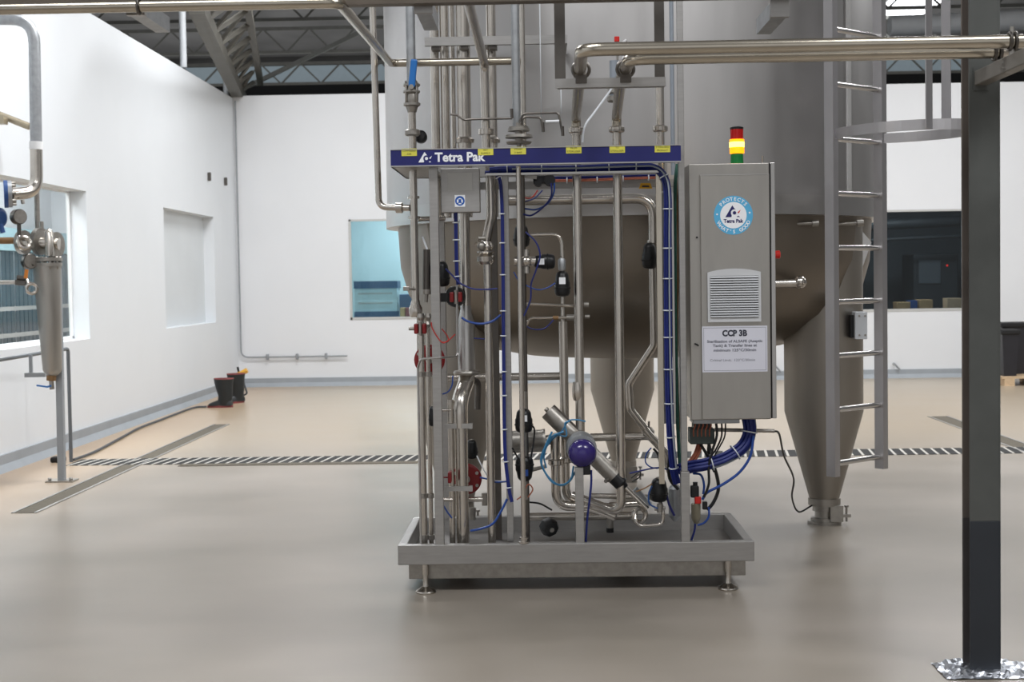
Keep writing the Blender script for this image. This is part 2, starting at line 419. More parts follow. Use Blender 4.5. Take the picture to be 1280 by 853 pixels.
# white and navy counter cabinet in the office
p0 = P(443, 352, 23.6); p1 = P(497, 399, 23.6)
t = thing('counter_cabinet', 'white counter cabinet with navy bands behind the teal window', 'cabinet', (p0.x, 23.6, 0))
part(MB().bx(p0.x, p1.x, 23.6, 24.1, .0, p0.z-.1), 'body', PALEW, t)
part(MB().bx(p0.x-.01, p1.x+.01, 23.57, 24.12, p0.z-.12, p0.z), 'top_band', NAVYB, t)
part(MB().bx(p0.x-.01, p1.x+.03, 23.57, 23.6, p1.z-.02, p1.z+.13), 'base_band', NAVYB, t)
hz_ = MB()
for yy in (367, 379): z = zz(470, yy, 23.58); hz_.bx(p0.x+.06, p1.x-.08, 23.585, 23.6, z-.012, z+.012)
part(hz_, 'shelf_line', GREYL, t)
p0 = P(499, 368, 23.5); p1 = P(530, 384, 23.5)
solo(MB().bx(p0.x, p1.x, 23.5, 23.9, 0, p0.z, .01), 'office_locker', NAVYB, 'dull blue low locker right of the white counter behind the teal window', 'locker')
for i, (a, bq, cc) in enumerate(((500, 506, CARD), (507, 515, MAROON))):
    q0 = P(a, 385, 23.1); q1 = P(bq, 396, 23.1)
    bxm = MB().bx(q0.x, q1.x, 23.1, 23.3, 0, q0.z, .005)
    solo(bxm, 'storage_box', cc, ['tan box stack left of a maroon one behind the teal window', 'maroon box stack at the right end behind the teal window'][i], 'box', 'boxes behind the teal window')
# dim machines and boxes behind the dark window
t = thing('dark_machine', 'dark boxy machine behind the smoked window with a red dot standing for a reflection', 'machine', (P(1165, 350, 24.5).x, 24.5, 0))
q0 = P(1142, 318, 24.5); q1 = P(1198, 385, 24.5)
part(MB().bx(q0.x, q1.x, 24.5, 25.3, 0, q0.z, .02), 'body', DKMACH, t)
c = P(1184, 332, 24.48); part(MB().sph(c, .016), 'reflection_dot', REDGLINT, t)  # glowing dot stands for a red reflection in the window glass
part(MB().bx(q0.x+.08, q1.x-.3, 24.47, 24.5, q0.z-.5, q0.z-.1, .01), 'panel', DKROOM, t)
for i, (a, bq, yy, mm, lb) in enumerate(((1121, 1138, 378, CARD, 'tan cardboard box, leftmost on the sill side of the smoked window'), (1138, 1147, 376, BLUEV, 'small blue box between two cardboard boxes behind the smoked window'), (1149, 1166, 375, CARD, 'tan cardboard box right of the small blue box behind the smoked window'), (1184, 1203, 373, WOOD, 'pale cardboard box at the right end behind the smoked window'))):
    q0 = P(a, yy, YB+.7); q1 = P(bq, 390, YB+.7)
    solo(MB().bx(q0.x, q1.x, YB+.7, YB+.95, 0, q0.z, .006), 'cardboard_box', mm, lb, 'box', 'boxes behind the smoked window')
c = MB(); q0 = P(1060, 283, 24); q1 = P(1200, 276, 24); c.tube([q0, q1], .09); c.tube([q0+V((0,0,-.25)), q1+V((0,0,-.25))], .03)
solo(c, 'overhead_duct', DKMACH, 'dark duct running high behind the smoked window', 'duct')

# ------------------------------------------------------------------ roof
struct(MB().bx(-16, 22, 9.0, 34.6, 6.78, 6.88), 'ceiling', ROOFM)
struct(MB().bx(-20, 26, 36.5, 36.7, 0, 6.62).bx(-20, 26, 36.5, 36.7, 7.3, 9), 'wall_far', FARM)
struct(MB().bx(-20, 26, 36.52, 36.6, 6.62, 7.3), 'window_5', FARL)
q = P(1141, 12, 28); struct(MB().bx(q.x-.5, q.x+.5, 26.4, 29.2, 6.74, 6.78), 'window_6', SKYL)
for i, (Y, lb) in enumerate(((25.2, 'nearest grey lattice roof truss above the partition walls'), (28.7, 'middle grey lattice roof truss under the roof sheets'), (33.2, 'farthest grey lattice roof truss in front of the pale glazing'))):
    zb, zt_, st = 6.16, 6.62, .92
    t = thing('roof_truss', lb, 'truss', (0, Y, zb), 'roof trusses')
    part(MB().bar((-16, Y, zb), (20, Y, zb), .06, .06), 'bottom_chord', TRUSS, t)
    part(MB().bar((-16, Y, zt_), (20, Y, zt_), .07, .07), 'top_chord', TRUSS, t)
    c = MB(); x = -16
    while x < 19.5:
        c.bar((x, Y, zb), (x+st/2, Y, zt_), .035, .035); c.bar((x+st/2, Y, zt_), (x+st, Y, zb), .035, .035); x += st
    part(c, 'web_bracing', TRUSS, t)
t = thing('roof_girder', 'deep dark lattice girder slanting down to the corner of the white walls', 'girder', P(300, 120, 22.6))
A = P(246, 8, 15.5); B = P(302, 126, 22.8); A2 = P(276, 8, 16.2); B2 = P(318, 112, 22.9)
up = V((0, 0, .55))
part(MB().bar(A, B, .17, .17), 'bottom_chord', TRUSSD, t)
part(MB().bar(A2+V((.25,0,.35)), B2+V((.1,0,.1)), .09, .09), 'top_chord', TRUSSD, t)
c = MB()
for k in range(9):
    u = k/9; a = A.lerp(B, u); d = (A2+V((.25,0,.35))).lerp(B2, min(1, u+.02)); c.bar(a, d, .05, .05)
    if k < 8: c.bar(d, A.lerp(B, u+1/9), .04, .04)
part(c, 'web_bracing', TRUSSD, t)
solo(MB().bar(P(310, 108, 24.5), P(455, 38, 24.5), .07, .07), 'roof_brace', TRUSS, 'thin slanting roof brace right of the dark lattice girder', 'brace')
solo(MB().tube([P(1112, 33, 24), P(1330, 22, 24)], .17), 'ventilation_duct', CONDUIT, 'round galvanised duct under the roof at the right', 'duct')
pz = PXo(229.5, 84, XL-.1)
solo(MB().cyl(pz, V((pz.x, pz.y, 6.78)), .045), 'hanger_rod', CONDUIT, 'long white vertical rod from the roof down to the left wall top', 'rod')
pz = PXo(282.5, 119, XL-.1)
solo(MB().cyl(pz, pz+V((0,0,.26)), .04), 'post_stub', CONDUIT, 'short white stub post on the left wall top near the corner', 'post')

# ------------------------------------------------------------------ floor marks
yA = G(400, 578.5).y; yB_ = G(400, 571).y
c = MB(); xl = G(97, 577).x
c.bx(xl, 9, yA, yB_, 0, .004)
solo(c, 'hatched_floor_strip', STRIPE, 'black and white hatched strip crossing the whole floor behind the skid', 'floor marking')
yC = yA - .006; c = MB().bx(G(233, 578).x, G(523, 578).x, yC-.14, yC, 0, .005)
solo(c, 'drain_cover', DRAIN, 'dark grey drain cover along the hatched floor strip left of the skid', 'drain')
def drain(pa, pb, wd, label):
    a = G(*pa); bq = G(*pb); t = thing('floor_drain', label, 'drain', (a+bq)/2, 'floor drain channels')
    d = (bq-a).normalized(); n = V((d.y, -d.x, 0)); c = MB(); f = MB(); L = (bq-a).length
    f.bar(a+n*wd/2+V((0,0,.003)), bq+n*wd/2+V((0,0,.003)), .02, .008); f.bar(a-n*wd/2+V((0,0,.003)), bq-n*wd/2+V((0,0,.003)), .02, .008)
    k = 0
    c.bar(a+V((0,0,.001)), bq+V((0,0,.001)), wd-.02, .004)
    part(f, 'rim', FRAME, t); part(c, 'grate', DRAIN, t)
drain((30, 642), (277, 531), .16, 'long grey drain channel parallel to the left wall')
drain((1172, 521), (1296, 566), .2, 'grey drain channel at the far right beyond the dark column')

# ------------------------------------------------------------------ things on the walls and floor far back
t = thing('corner_conduit', 'thin grey conduit down the corner then along the back wall', 'conduit', P(300, 447, YB-.05))
pA = P(294, 126, YB-.05); pB = P(300, 447, YB-.05); pB = V((pA.x, pA.y, pB.z))
part(MB().tube([pA, pB, V((P(434, 445, YB-.05).x, YB-.05, pB.z))], .012, .12), 'pipe', CONDG, t)
for k, pxx in enumerate((335, 372, 408)):
    x = P(pxx, 446, YB).x; part(MB().bx(x-.018, x+.018, YB-.07, YB, pB.z-.045, pB.z+.045, .008), 'clip', CONDG, t)
def boot(cx, cy, ang, label, mirror=1):
    t = thing('rubber_boot', label, 'boot', (cx, cy, 0), 'rubber boots')
    M = Matrix.Translation((cx, cy, 0)) @ Matrix.Rotation(ang, 4, 'Z') @ Matrix.Diagonal((1.22, 1.22, mirror, 1))
    def loft(secs, closed_ends=True):
        mb = MB(); rings = [[mb.bm.verts.new(M @ V(p)) for p in s_] for s_ in secs]; n = len(rings[0])
        for a, b in zip(rings, rings[1:]):
            for k in range(n): mb.face([a[k], a[(k+1) % n], b[(k+1) % n], b[k]], True)
        mb.face(rings[0][::-1]); mb.face(rings[-1]); return mb
    n = 20; secs = []
    for z, xc, a, b in ((.045, .0, .075, .05), (.1, .005, .075, .055), (.16, .01, .075, .06), (.25, .0, .088, .07), (.33, -.005, .098, .078), (.385, -.005, .104, .082), (.385, -.005, .094, .072), (.3, -.002, .086, .064)):
        secs.append([(xc + a*math.cos(2*PI*k/n), b*math.sin(2*PI*k/n), z) for k in range(n)])
    leg = loft(secs)
    secs = []
    for x, hw, hh in ((-.17, .03, .045), (-.155, .045, .06), (-.12, .052, .078), (-.07, .05, .1), (-.02, .046, .14), (.04, .046, .13), (.078, .038, .09)):
        secs.append([(x, hw*math.cos(PI*k/9), .025 + (hh-.025)*math.sin(PI*k/9)**.7 if k not in (0, 9) else .025) for k in range(10)])
    foot = loft(secs); leg.merge(foot.bm)
    part(leg, 'upper', BOOTM, t)
    out = []
    for k in range(24):
        u = 2*PI*k/24; x = -.05 + .14*math.cos(u); out.append(M @ V((x, (.05 if x < -.02 else .044)*math.sin(u), 0)))
    part(MB().prism(out, (0, 0, .028)), 'sole', MAROON, t)
    rim = MB().sweep([M @ V((-.005+.1*math.cos(2*PI*k/24), .078*math.sin(2*PI*k/24), .386)) for k in range(24)], .008, 6, closed=True)
    part(rim, 'rim', MAROON, t)
g1 = G(281, 509.5); boot(g1.x, g1.y, -.1, 'front black rubber boot with maroon sole, toe to the left wall', .95)
g2 = G(292, 505); boot(g2.x+.02, g2.y+.12, .75, 'rear black rubber boot half hidden behind the front one', 1.0)
t = thing('spray_gun', 'yellow hose spray gun sticking up behind the black boots', 'spray gun', (g2.x+.12, g2.y+.26, 0))
Yg = g2.y+.26
part(MB().tube([P(297, 469, Yg), P(302, 467, Yg), P(309, 463, Yg)], .034), 'nozzle', YGUN, t)
part(MB().tube([P(303, 469, Yg), P(305, 480, Yg), P(309, 492, Yg), P(300, 497, Yg), P(290, 500, Yg)], .012, .03), 'lance', HOSEM, t)
part(MB().cyl(P(299, 468, Yg), P(297, 459, Yg), .014), 'trigger', BLACK, t)
c = MB().sweep(spl([G(258, 510)+V((0,0,.015)), G(240, 512)+V((0,0,.015)), G(200, 527)+V((0,0,.015)), G(174, 537)+V((0,0,.015)), G(150, 550)+V((0,0,.015)), G(118, 567)+V((0,0,.015)), G(92, 577)+V((0,0,.015))]), .012, 8)
solo(c, 'floor_hose', HOSEM, 'thin grey hose lying along the left wall up to the boots', 'hose')
solo(MB().bx(-.06, .06, -.05, .05, 0, .05, .015, Matrix.Translation(G(73, 578))), 'hose_coupling', BLACKR, 'dark hose coupling on the floor behind the foot of the left support post', 'coupling')
# pallet and bins at right
q0 = G(1253, 483); t = thing('pallet', 'wooden pallet under the black bins at the far right', 'pallet', (q0.x+.6, q0.y+.4, 0))
part(MB().bx(q0.x, q0.x+1.2, q0.y, q0.y+.9, .1, .13), 'deck', WOOD, t)
for k in range(3): part(MB().bx(q0.x+.03+.5*k, q0.x+.17+.5*k, q0.y, q0.y+.9, 0, .1), 'bearer', WOOD, t)
def bin_(x, y, z, w_, d_, h_, label):
    t = thing('black_bin', label, 'bin', (x+w_/2, y+d_/2, z), 'black bins')
    c = MB(); k = .03
    vs = [c.bm.verts.new(p) for p in ((x+k, y+k, z), (x+w_-k, y+k, z), (x+w_-k, y+d_-k, z), (x+k, y+d_-k, z), (x, y, z+h_), (x+w_, y, z+h_), (x+w_, y+d_, z+h_), (x, y+d_, z+h_))]
    for f in ((0,3,2,1), (4,5,6,7), (0,1,5,4), (1,2,6,5), (2,3,7,6), (3,0,4,7)): c.face([vs[i] for i in f])
    part(c, 'body', BINM, t)
    part(MB().bx(x-.02, x+w_+.02, y-.02, y+d_+.02, z+h_-.02, z+h_+.05, .015), 'lid', BLACKR, t)
zb1 = P(1260, 412, q0.y+.1).z-.05; bin_(q0.x+.02, q0.y+.06, .13, .23, .35, zb1-.13, 'nearer lower black bin on the pallet beside the dark column')
zb2 = P(1266, 403, q0.y+.6).z-.05; bin_(q0.x+.16, q0.y+.5, .13, .45, .35, zb2-.13, 'taller black bin behind the nearer one on the pallet')
for (a, bq, lb) in ((259.5, 221, 'small dark hook high on the left wall, nearer one'), (280, 227, 'small dark hook high on the left wall near the corner')):
    q = PXo(a, bq, XL); solo(MB().bx(XL, XL+.05, q.y-.012, q.y+.012, q.z-.06, q.z+.06, .01), 'wall_hook', DKSTEEL, lb, 'hook')
for (a, bq, lb) in ((973, 460, 'tiny pipe stub on the back wall just right of the control cabinet'), (1121, 457, 'tiny pipe stub on the back wall right of the ladder')):
    q = P(a, bq, YB); solo(MB().tube([q+V((-.05,0,.03)), q+V((-.05,-.06,.03)), q+V((.03,-.06,-.06))], .014, .03), 'pipe_stub', CONDG, lb, 'pipe')

# ------------------------------------------------------------------ storage tank
TC = V((.62, 9.7, 0)); TR = 1.632
t = thing('storage_tank', 'huge round stainless steel tank on tapered legs behind the skid', 'tank', (TC.x, TC.y, 0))
zbd = zz(1030, 270, 8.6); zbt = zz(1030, 246, 8.6)
part(MB().lathe((TC.x, TC.y, zbt), (0,0,1), [(0, TR), (4.6-.0, TR)], 96), 'shell', TANKM, t)
part(MB().lathe((TC.x, TC.y, zbd), (0,0,1), [(0, TR-.1), (0, TR+.008), (zbt-zbd, TR+.008), (zbt-zbd, TR)], 96, cap=False), 'skirt_band', BANDM, t)
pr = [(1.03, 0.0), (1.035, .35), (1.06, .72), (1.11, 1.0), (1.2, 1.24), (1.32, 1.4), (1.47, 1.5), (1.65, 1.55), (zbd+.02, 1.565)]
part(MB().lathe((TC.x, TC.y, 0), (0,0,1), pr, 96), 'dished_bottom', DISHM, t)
for k, ang in enumerate((-30, 210, 90)):
    lx = TC.x + 1.335*math.cos(math.radians(ang)); ly = TC.y + 1.335*math.sin(math.radians(ang))
    if k == 0: lx = P(1029.5, 480, ly).x
    r = .243; zk = zz(1030, 519, ly-r) if k == 0 else zk
    lg = part(MB().lathe((lx, ly, 0), (0,0,1), [(.115, .088), (.115, .1), (.16, .1), (.16, .093), (zk, r), (zbd+.01, r)], 40), 'leg', LEGM, t)
    ft = MB().lathe((lx, ly, 0), (0,0,1), [(0, .105), (.018, .105), (.018, .085), (.035, .085), (.04, .06), (.08, .06), (.08, .075), (.115, .075)], 24)
    ft.bx(lx+.02, lx+.1, ly-.09, ly-.04, .02, .12)
    ft.bx(lx+.08, lx+.15, ly-.075, ly-.05, .045, .065); ft.cyl((lx+.125, ly-.062, .018), (lx+.125, ly-.062, .115), .007); ft.cyl((lx+.125, ly-.062, .108), (lx+.125, ly-.062, .12), .014)
    part(ft, 'load_cell_foot', SATIN, lg)
    if k == 0: leg0 = (lx, ly)
pale_bar = MB()
for a in (-41.5,):
    x = TC.x + (TR+.001)*math.cos(math.radians(a)); y = TC.y + (TR+.001)*math.sin(math.radians(a)); pale_bar.bar((x, y, zbt), (x, y, zbt+4.5), .045, .01, up=(math.cos(math.radians(a)), math.sin(math.radians(a)), 0))
part(pale_bar, 'pale_strip', mat('strip_grey', (206,206,206), .45, .2), t)  # pale vertical strip down the tank shell
Yp = leg0[1]-.05
part(MB().prism([P(1064, 288, Yp), P(1076, 287, Yp), P(1089.5, 303, Yp), P(1076, 340, Yp)], (0, .02, 0)), 'gusset_plate', BANDM, t)
for (a, bq, Y) in ((993, 1021, 8.42), (1047, 1077, 8.66)):
    c = MB().tube([P(a, 280, Y), P(bq, 279, Y), P(bq, 277, Y+.2)], .011, .01); c.cyl(P(bq-6, 279.5, Y), P(bq+2, 279, Y), .02); part(c, 'stub_bar', SATIN, t)
Yq = 8.25
part(MB().tube([P(955, 355, Yq), P(999, 354, Yq), P(1001, 353, Yq+.4)], .026, .03).sph(P(1000, 353, Yq), .038), 'sample_nozzle', STEEL, t)
c = MB(); Yj = leg0[1]-.26; q0 = P(1067.5, 390, Yj); q1 = P(1083, 424, Yj)
jb = thing('leg_junction_box', 'small grey junction box fixed on the right tank leg behind the ladder', 'junction box', (q0.x, Yj, q1.z))
part(MB().bx(q0.x, q1.x, Yj-.03, Yj+.09, q1.z, q0.z, .004), 'housing', CONDUIT, jb)
part(MB().bx(q0.x-.02, q0.x, Yj+.0, Yj+.06, q1.z+.01, q0.z-.02), 'dark_side', BLACK, jb)  # black slab for the dark left side of the box
c = MB()
for a in (.025, .06): c.cyl((q0.x+a, Yj-.034, q1.z+.025), (q0.x+a, Yj-.029, q1.z+.025), .006); c.cyl((q0.x+a, Yj-.034, q0.z-.025), (q0.x+a, Yj-.029, q0.z-.025), .006)
part(c, 'screw', SATIN, jb)

# ladder with cage
lm = V((P(1040.5, 420, 8.05).x, 8.05, 0)); rm = V((P(1101, 420, 8.36).x, 8.36, 0))
u = (rm-lm).normalized(); vv = V((u.y, -u.x, 0)); mid = (lm+rm)/2; zl = .43
t = thing('tank_ladder', 'grey aluminium caged ladder fixed on the right front of the tank', 'ladder', mid)
for q in (lm, rm): part(MB().bar(q+V((0,0,zl)), q+V((0,0,4.6)), .046, .06, up=vv), 'rail', ALU, t)
for k in range(13): part(MB().cyl(lm+V((0,0,.5+.302*k)), rm+V((0,0,.5+.302*k)), .0155), 'rung', RUNG, t)
for zb_ in (3.4, 4.3):
    for q in (lm, rm):
        part(MB().bar(q+V((0,0,zb_)), q-vv*.17+V((0,0,zb_)), .03, .03), 'standoff', ALU, t)
for zc in (2.335, 3.7):
    uv = spl([(-.22, -.0, 0), (-.3, .2, 0), (-.3, .45, 0), (-.17, .67, 0), (0, .74, 0), (.17, .67, 0), (.3, .45, 0), (.3, .2, 0), (.22, 0, 0)], 6)
    c = MB(); pts = [mid + u*q.x + vv*q.y + V((0,0,zc)) for q in uv]
    for a, bq in zip(pts, pts[1:]): c.bar(a, bq+(bq-a)*.04, .006, .056)
    part(c, 'cage_hoop', ALU, t)
for (a, bq) in ((.305, .385), (-.24, .625), (.03, .735)):
    q = mid + u*a + vv*bq; part(MB().bar(q+V((0,0,2.31)), q+V((0,0,4.6)), .058, .006, up=vv if a < .1 else u), 'cage_bar', ALU, t)

# ------------------------------------------------------------------ steel column, right foreground
Yc = 5.55; pl = P(1212.5, 600, Yc); pr_ = P(1250, 600, Yc)
t = thing('steel_column', 'tall dark square steel column at the right foreground with black painted foot', 'column', ((pl.x+pr_.x)/2, Yc+.05, 0))
zk = zz(1230, 652, Yc)
wx = .012
def hcol(z0, z1):
    c = MB(); x0, x1 = pl.x, pr_.x
    c.bx(x0, x1, Yc, Yc+.011, z0, z1, .002); c.bx((x0+x1)/2-.004, (x0+x1)/2+.004, Yc+.011, Yc+.089, z0, z1)
    c.bx(x1-.004, x1+.002, Yc-.001, Yc+.0, z0, z1); return c
def bcol(z0, z1): return MB().bx(pl.x-.002, pr_.x+.002, Yc+.089, Yc+.1, z0, z1, .002)
CE_LIT = mat('column_edge_lit', (108,100,94), .55, .1, .1, 8)  # lighter copy of the column paint; light on the rear flange put into colour
part(hcol(zk, 4.6), 'shaft', COLM, t); part(bcol(zk, 4.6), 'rear_flange', CE_LIT, t)
part(hcol(.012, zk), 'painted_foot', COLL, t, 'near black painted foot of the column'); part(bcol(.012, zk), 'painted_rear_flange', mat('foot_edge_lit', (78,74,74), .5, .05, .1, 8), t)  # rear flange of the foot gets a lit copy of the dark paint too
part(MB().bx(pl.x-.06, pr_.x+.06, Yc-.05, Yc+.14, 0, .014, .002), 'base_plate', COLL, t)
c = MB(); n = 26; m_ = 14; g = []
random.seed(3)
x0, x1, y0, y1 = pl.x-.11, pr_.x+.14, Yc-.075, Yc+.16
for i in range(n+1):
    row = []
    for j in range(m_+1):
        x = x0+(x1-x0)*i/n; y = y0+(y1-y0)*j/m_; e = min(i, n-i, j, m_-j)
        row.append(c.bm.verts.new((x+random.uniform(-.004,.004), y+random.uniform(-.004,.004), .003 + (random.uniform(0, .012) if e > 0 else random.uniform(0, .004)) + (.012 if 4 <= i <= n-5 and 2 <= j else 0))))
    g.append(row)
for i in range(n):
    for j in range(m_): c.face([g[i][j], g[i+1][j], g[i+1][j+1], g[i][j+1]])
solo(c, 'foil_wrap', FOIL, 'crumpled silver foil on the floor around the dark column foot', 'foil')
za = zz(1222, 98, Yc)
t = thing('pipe_bracket_arm', 'steel bracket arm from the dark column carrying the two long pipes', 'bracket', (pl.x+.06, Yc, za))
part(MB().bar((pl.x+.045, Yc+.004, za), (pl.x+.045, 4.6, za), .05, .055, bev=.004), 'arm', mat('arm_grey', (128,124,118), .5, .5, .1, 10), t)
part(MB().bx(pl.x+.015, pl.x+.075, Yc-.004, Yc+.012, za-.045, za+.04), 'plate', COLM, t)

# ------------------------------------------------------------------ overhead pipes
zA = 2.37; YA = 5.17; YA2 = 5.40; rA = .0245
Y4 = 7.38; Y5 = 7.34
x4 = P(727, 63, YA).x; x4b = P(718, 150, Y4).x; x4c = P(721.5, 250, Y4).x
x5 = P(787, 75, YA2).x; x5c = P(772, 250, Y5).x
t = thing('overhead_pipe', 'upper long tan stainless pipe from the dark column, elbow left of the hanger', 'pipe', (1.0, YA, zA))
part(MB().tube([(3.2, YA, zA), (x4, YA, zA), (x4+.01, YA+.6, zA), (x4c, Y4, zA+.005), (x4c, Y4, 2.30)], rA, .075, 16), 'run', TANS, t)
part(MB().lathe((x4c, Y4, 2.288), (0,0,1), [(0, .03), (.012, .03)], 20), 'ferrule', STEEL, t)
t = thing('overhead_pipe', 'lower long tan stainless pipe behind the upper one, elbow right in the hanger', 'pipe', (1.0, YA2, zA))
part(MB().tube([(1.75, YA2, zA), (x5, YA2, zA), (x5, YA2+.6, zA), (x5c, Y5, zA+.005), (x5c, Y5, 2.31)], rA, .075, 16), 'run', TANS, t)
part(MB().lathe((x5c, Y5, 2.3), (0,0,1), [(0, .04), (.006, .04), (.006, .03)], 20), 'ferrule', STEEL, t)
part(MB().cyl((1.72, YA2, zA), (1.76, YA2, zA), .027), 'end_cap', STEEL, t)
# clamps on the arm
for (Y, px, lb) in ((YA, 1262, 'pipe clamp holding the upper long pipe right of the dark column'), (YA2, 1243, 'pipe clamp on the lower long pipe against the dark column')):
    x = P(px, 55, Y).x
    t = thing('pipe_clamp', lb, 'clamp', (x, Y, zA-.04), 'pipe clamps on the bracket arm')
    part(MB().torus((x, Y, zA), (1,0,0), rA+.006, .006).torus((x+.018, Y, zA), (1,0,0), rA+.006, .006), 'ring', DKSTEEL, t)
    part(MB().cyl((x+.009, Y, zA-.03), (x+.009, Y, za+.025), .012), 'stem', SATIN, t)
    part(MB().cyl((x+.009, Y, zA+.028), (x+.009, Y, zA+.052), .008), 'bolt', SATIN, t)
# hanger frame
YH = 5.66
t = thing('pipe_hanger', 'trapeze hanger of flat steel bars holding the two tan pipes', 'hanger', (P(762, 104, YH).x, YH, P(762, 104, YH).z))
zhb = zz(762, 103, YH)
for (a, bq) in ((692, 705.5), (817, 829.5)):
    xa_ = P(a+1, 50, YH).x; xb_ = P(bq+1, 50, YH).x; part(MB().bx(xa_, xb_, YH, YH+.008, zhb, 3.4), 'bar', DKSTEEL, t)
xa_ = P(697, 104, YH).x; xb_ = P(831, 104, YH).x
zh0 = zz(762, 109, YH); zh1 = zz(762, 97.5, YH); part(MB().bx(xa_-.01, xb_+.004, YH-.004, YH+.006, zh0, zh1).bx(xa_, xb_, YH+.006, YH+.04, zh0, zh0+.005), 'cross_angle', FRAME, t)
for x in (x4+.012, x5): part(MB().torus((x, YH, zA), (0,1,0), rA+.008, .007).bx(x-.022, x+.022, YH-.01, YH+.012, zh1-.02, zA-rA+.004, .002), 'saddle', DKSTEEL, t)
# top rack: tan pipe with offset, brown beam, arms
zt1 = zz(0, 11.5, 5.2); Yt = 5.2
xe = P(424, 10, Yt).x
Yr = 7.5; pe = P(488, 79, Yr); pend = P(639, 78, Yr)
t = thing('offset_pipe', 'tan pipe along the top rack stepping down right past the tank edge', 'pipe', (xe, Yt, zt1))
part(MB().tube([(-2.6, Yt, zt1), (xe, Yt, zt1), pe, (pend.x, Yr, pe.z)], .0205, .05, 14), 'run', TANS, t)
zb_ = zz(640, 1.5, 5.27)+.02
solo(MB().bx(-2.7, 3.0, 5.27, 5.33, zb_-.02, zb_+.05), 'rack_beam', BEAMM, 'brown steel rack beam along the top edge of the view', 'beam')
for (a, bq, lb) in ((169, 12, 'left rack arm with bright underside near the left wall top'), (529, 6, 'middle rack arm above the blue handled valve'), (975, 4, 'right rack arm left of the ladder top')):
    q = P(a, bq, 5.33); x = q.x; z0 = zz(a, 20 if a < 400 else (17 if a < 800 else 22), 5.36)
    t = thing('rack_arm', lb, 'bracket', (x, 5.4, z0), 'rack arms')
    part(MB().bx(x-.028, x+.028, 5.34, 5.72, z0, z0+.06), 'channel', GALV, t)
    part(MB().bx(x-.034, x+.034, 5.331, 5.36, z0-.002, z0+.075), 'end_plate', FRAME, t)
    if a < 400:
        part(MB().torus((x+.05, 5.2, zt1), (1,0,0), .026, .006).bx(x+.03, x+.09, 5.2, 5.345, zt1+.02, zt1+.035), 'pipe_clip', DKSTEEL, t)
# pipe back to coupling P2
Y2 = 7.3
q = P(607, 120, Y2); z2 = zz(604, 78, Y2)
t = thing('supply_pipe', 'stainless pipe from the rack dropping to the second coupling on the blue board', 'pipe', (q.x, Y2, 2.2))
part(MB().tube([P(583, -8, 5.6), V((q.x-.005, Y2, z2)), (q.x, Y2, 2.2)], .0225, .06, 14), 'run', STEEL, t)
zc = zz(607, 165, Y2); part(MB().lathe((q.x, Y2, zc), (0,0,1), [(-.014, .03), (-.014, .04), (.014, .04), (.014, .03)], 20), 'coupling_nut', STEEL, t)

# ------------------------------------------------------------------ riser pipes on the tank front
for (a, bq, Y, y_end, ring, lb) in ((538.5, 549.5, 7.85, 186, 0, 'leftmost stainless riser pipe in front of the tank above the board'), (551, 562, 7.85, 186, 0, 'second stainless riser pipe from the left in front of the tank'), (563.5, 569.5, 7.95, 186, 0, 'thin riser pipe between two thicker ones in front of the tank'), (571.5, 588.5, 7.8, 186, 1, 'thickest riser pipe in front of the tank, ring at its foot'), (609, 621, 7.85, 186, 1, 'riser pipe right of the second coupling in front of the tank')):
    x = P((a+bq)/2, 120, Y).x; r = m(bq-a, Y)/2; z0 = zz(a, y_end, Y)
    t = thing('riser_pipe', lb, 'pipe', (x, Y, z0), 'riser pipes')
    part(MB().cyl((x, Y, 1.9), (x, Y, 4.4), r), 'run', STEEL, t)
    if ring: part(MB().lathe((x, Y, z0+.03), (0,0,1), [(0, r), (0, r+.012), (.018, r+.016), (.03, r+.004)], 20), 'ring', STEEL, t)
q0 = P(531, 57, 7.7); q1 = P(709, 47, 7.7)
t = thing('riser_bracket', 'flat horizontal steel bar holding the riser pipes to the tank', 'bracket', ((q0.x+q1.x)/2, 7.7, q0.z))
part(MB().bx(q0.x, q1.x, 7.69, 7.72, q0.z-.003, q0.z+.042), 'bar', FRAME, t)
part(MB().bx(q1.x-.03, q1.x, 7.72, 8.1, q0.z, q0.z+.035).bx(q0.x+.3, q0.x+.33, 7.72, 8.4, q0.z, q0.z+.035), 'standoff', FRAME, t)
for px in (544, 580, 616): x = P(px, 60, 7.7).x; part(MB().bx(x-.022, x+.022, 7.72, 7.8, q0.z-.02, q0.z), 'pipe_shoe', DKSTEEL, t)
x = P(840, 90, 7.7).x; solo(MB().cyl((x, 7.7, 2.1), (x, 7.7, 3.6), .0115), 'pale_conduit', PALEC, 'pale blue grey vertical conduit right of the hanger', 'conduit')

# ------------------------------------------------------------------ skid frame
Y0 = 7.10; Y1 = 7.98
tl = P(497, 683, Y0); tr = P(943, 681, Y0); zt = .245; zb = .145
t = SK = thing('process_skid', 'stainless steel process skid with low tray, posts and blue name board', 'skid', ((tl.x+tr.x)/2, (Y0+Y1)/2, 0))
c = MB(); wd = .045
c.bx(tl.x, tr.x, Y0, Y0+wd, zb, zt, .004); c.bx(tl.x, tr.x, Y1-wd, Y1, zb, zt, .004)
c.bx(tl.x, tl.x+wd, Y0+wd, Y1-wd, zb, zt, .004); c.bx(tr.x-wd, tr.x, Y0+wd, Y1-wd, zb, zt, .004)
c.bx(tl.x+.01, tr.x-.01, Y0+.01, Y1-.01, zb+.002, zb+.012)
part(c, 'drip_tray', FRAME, t)
z3 = zz(720, 722, Y0+.06)
c = MB(); xa_ = P(511, 715, Y0+.06).x; xb_ = P(932, 712, Y0+.06).x
c.bx(xa_, xb_, Y0+.06, Y0+.11, z3, zb+.002, .003); c.bx(xa_, xb_, Y1-.11, Y1-.06, z3, zb+.002, .003)
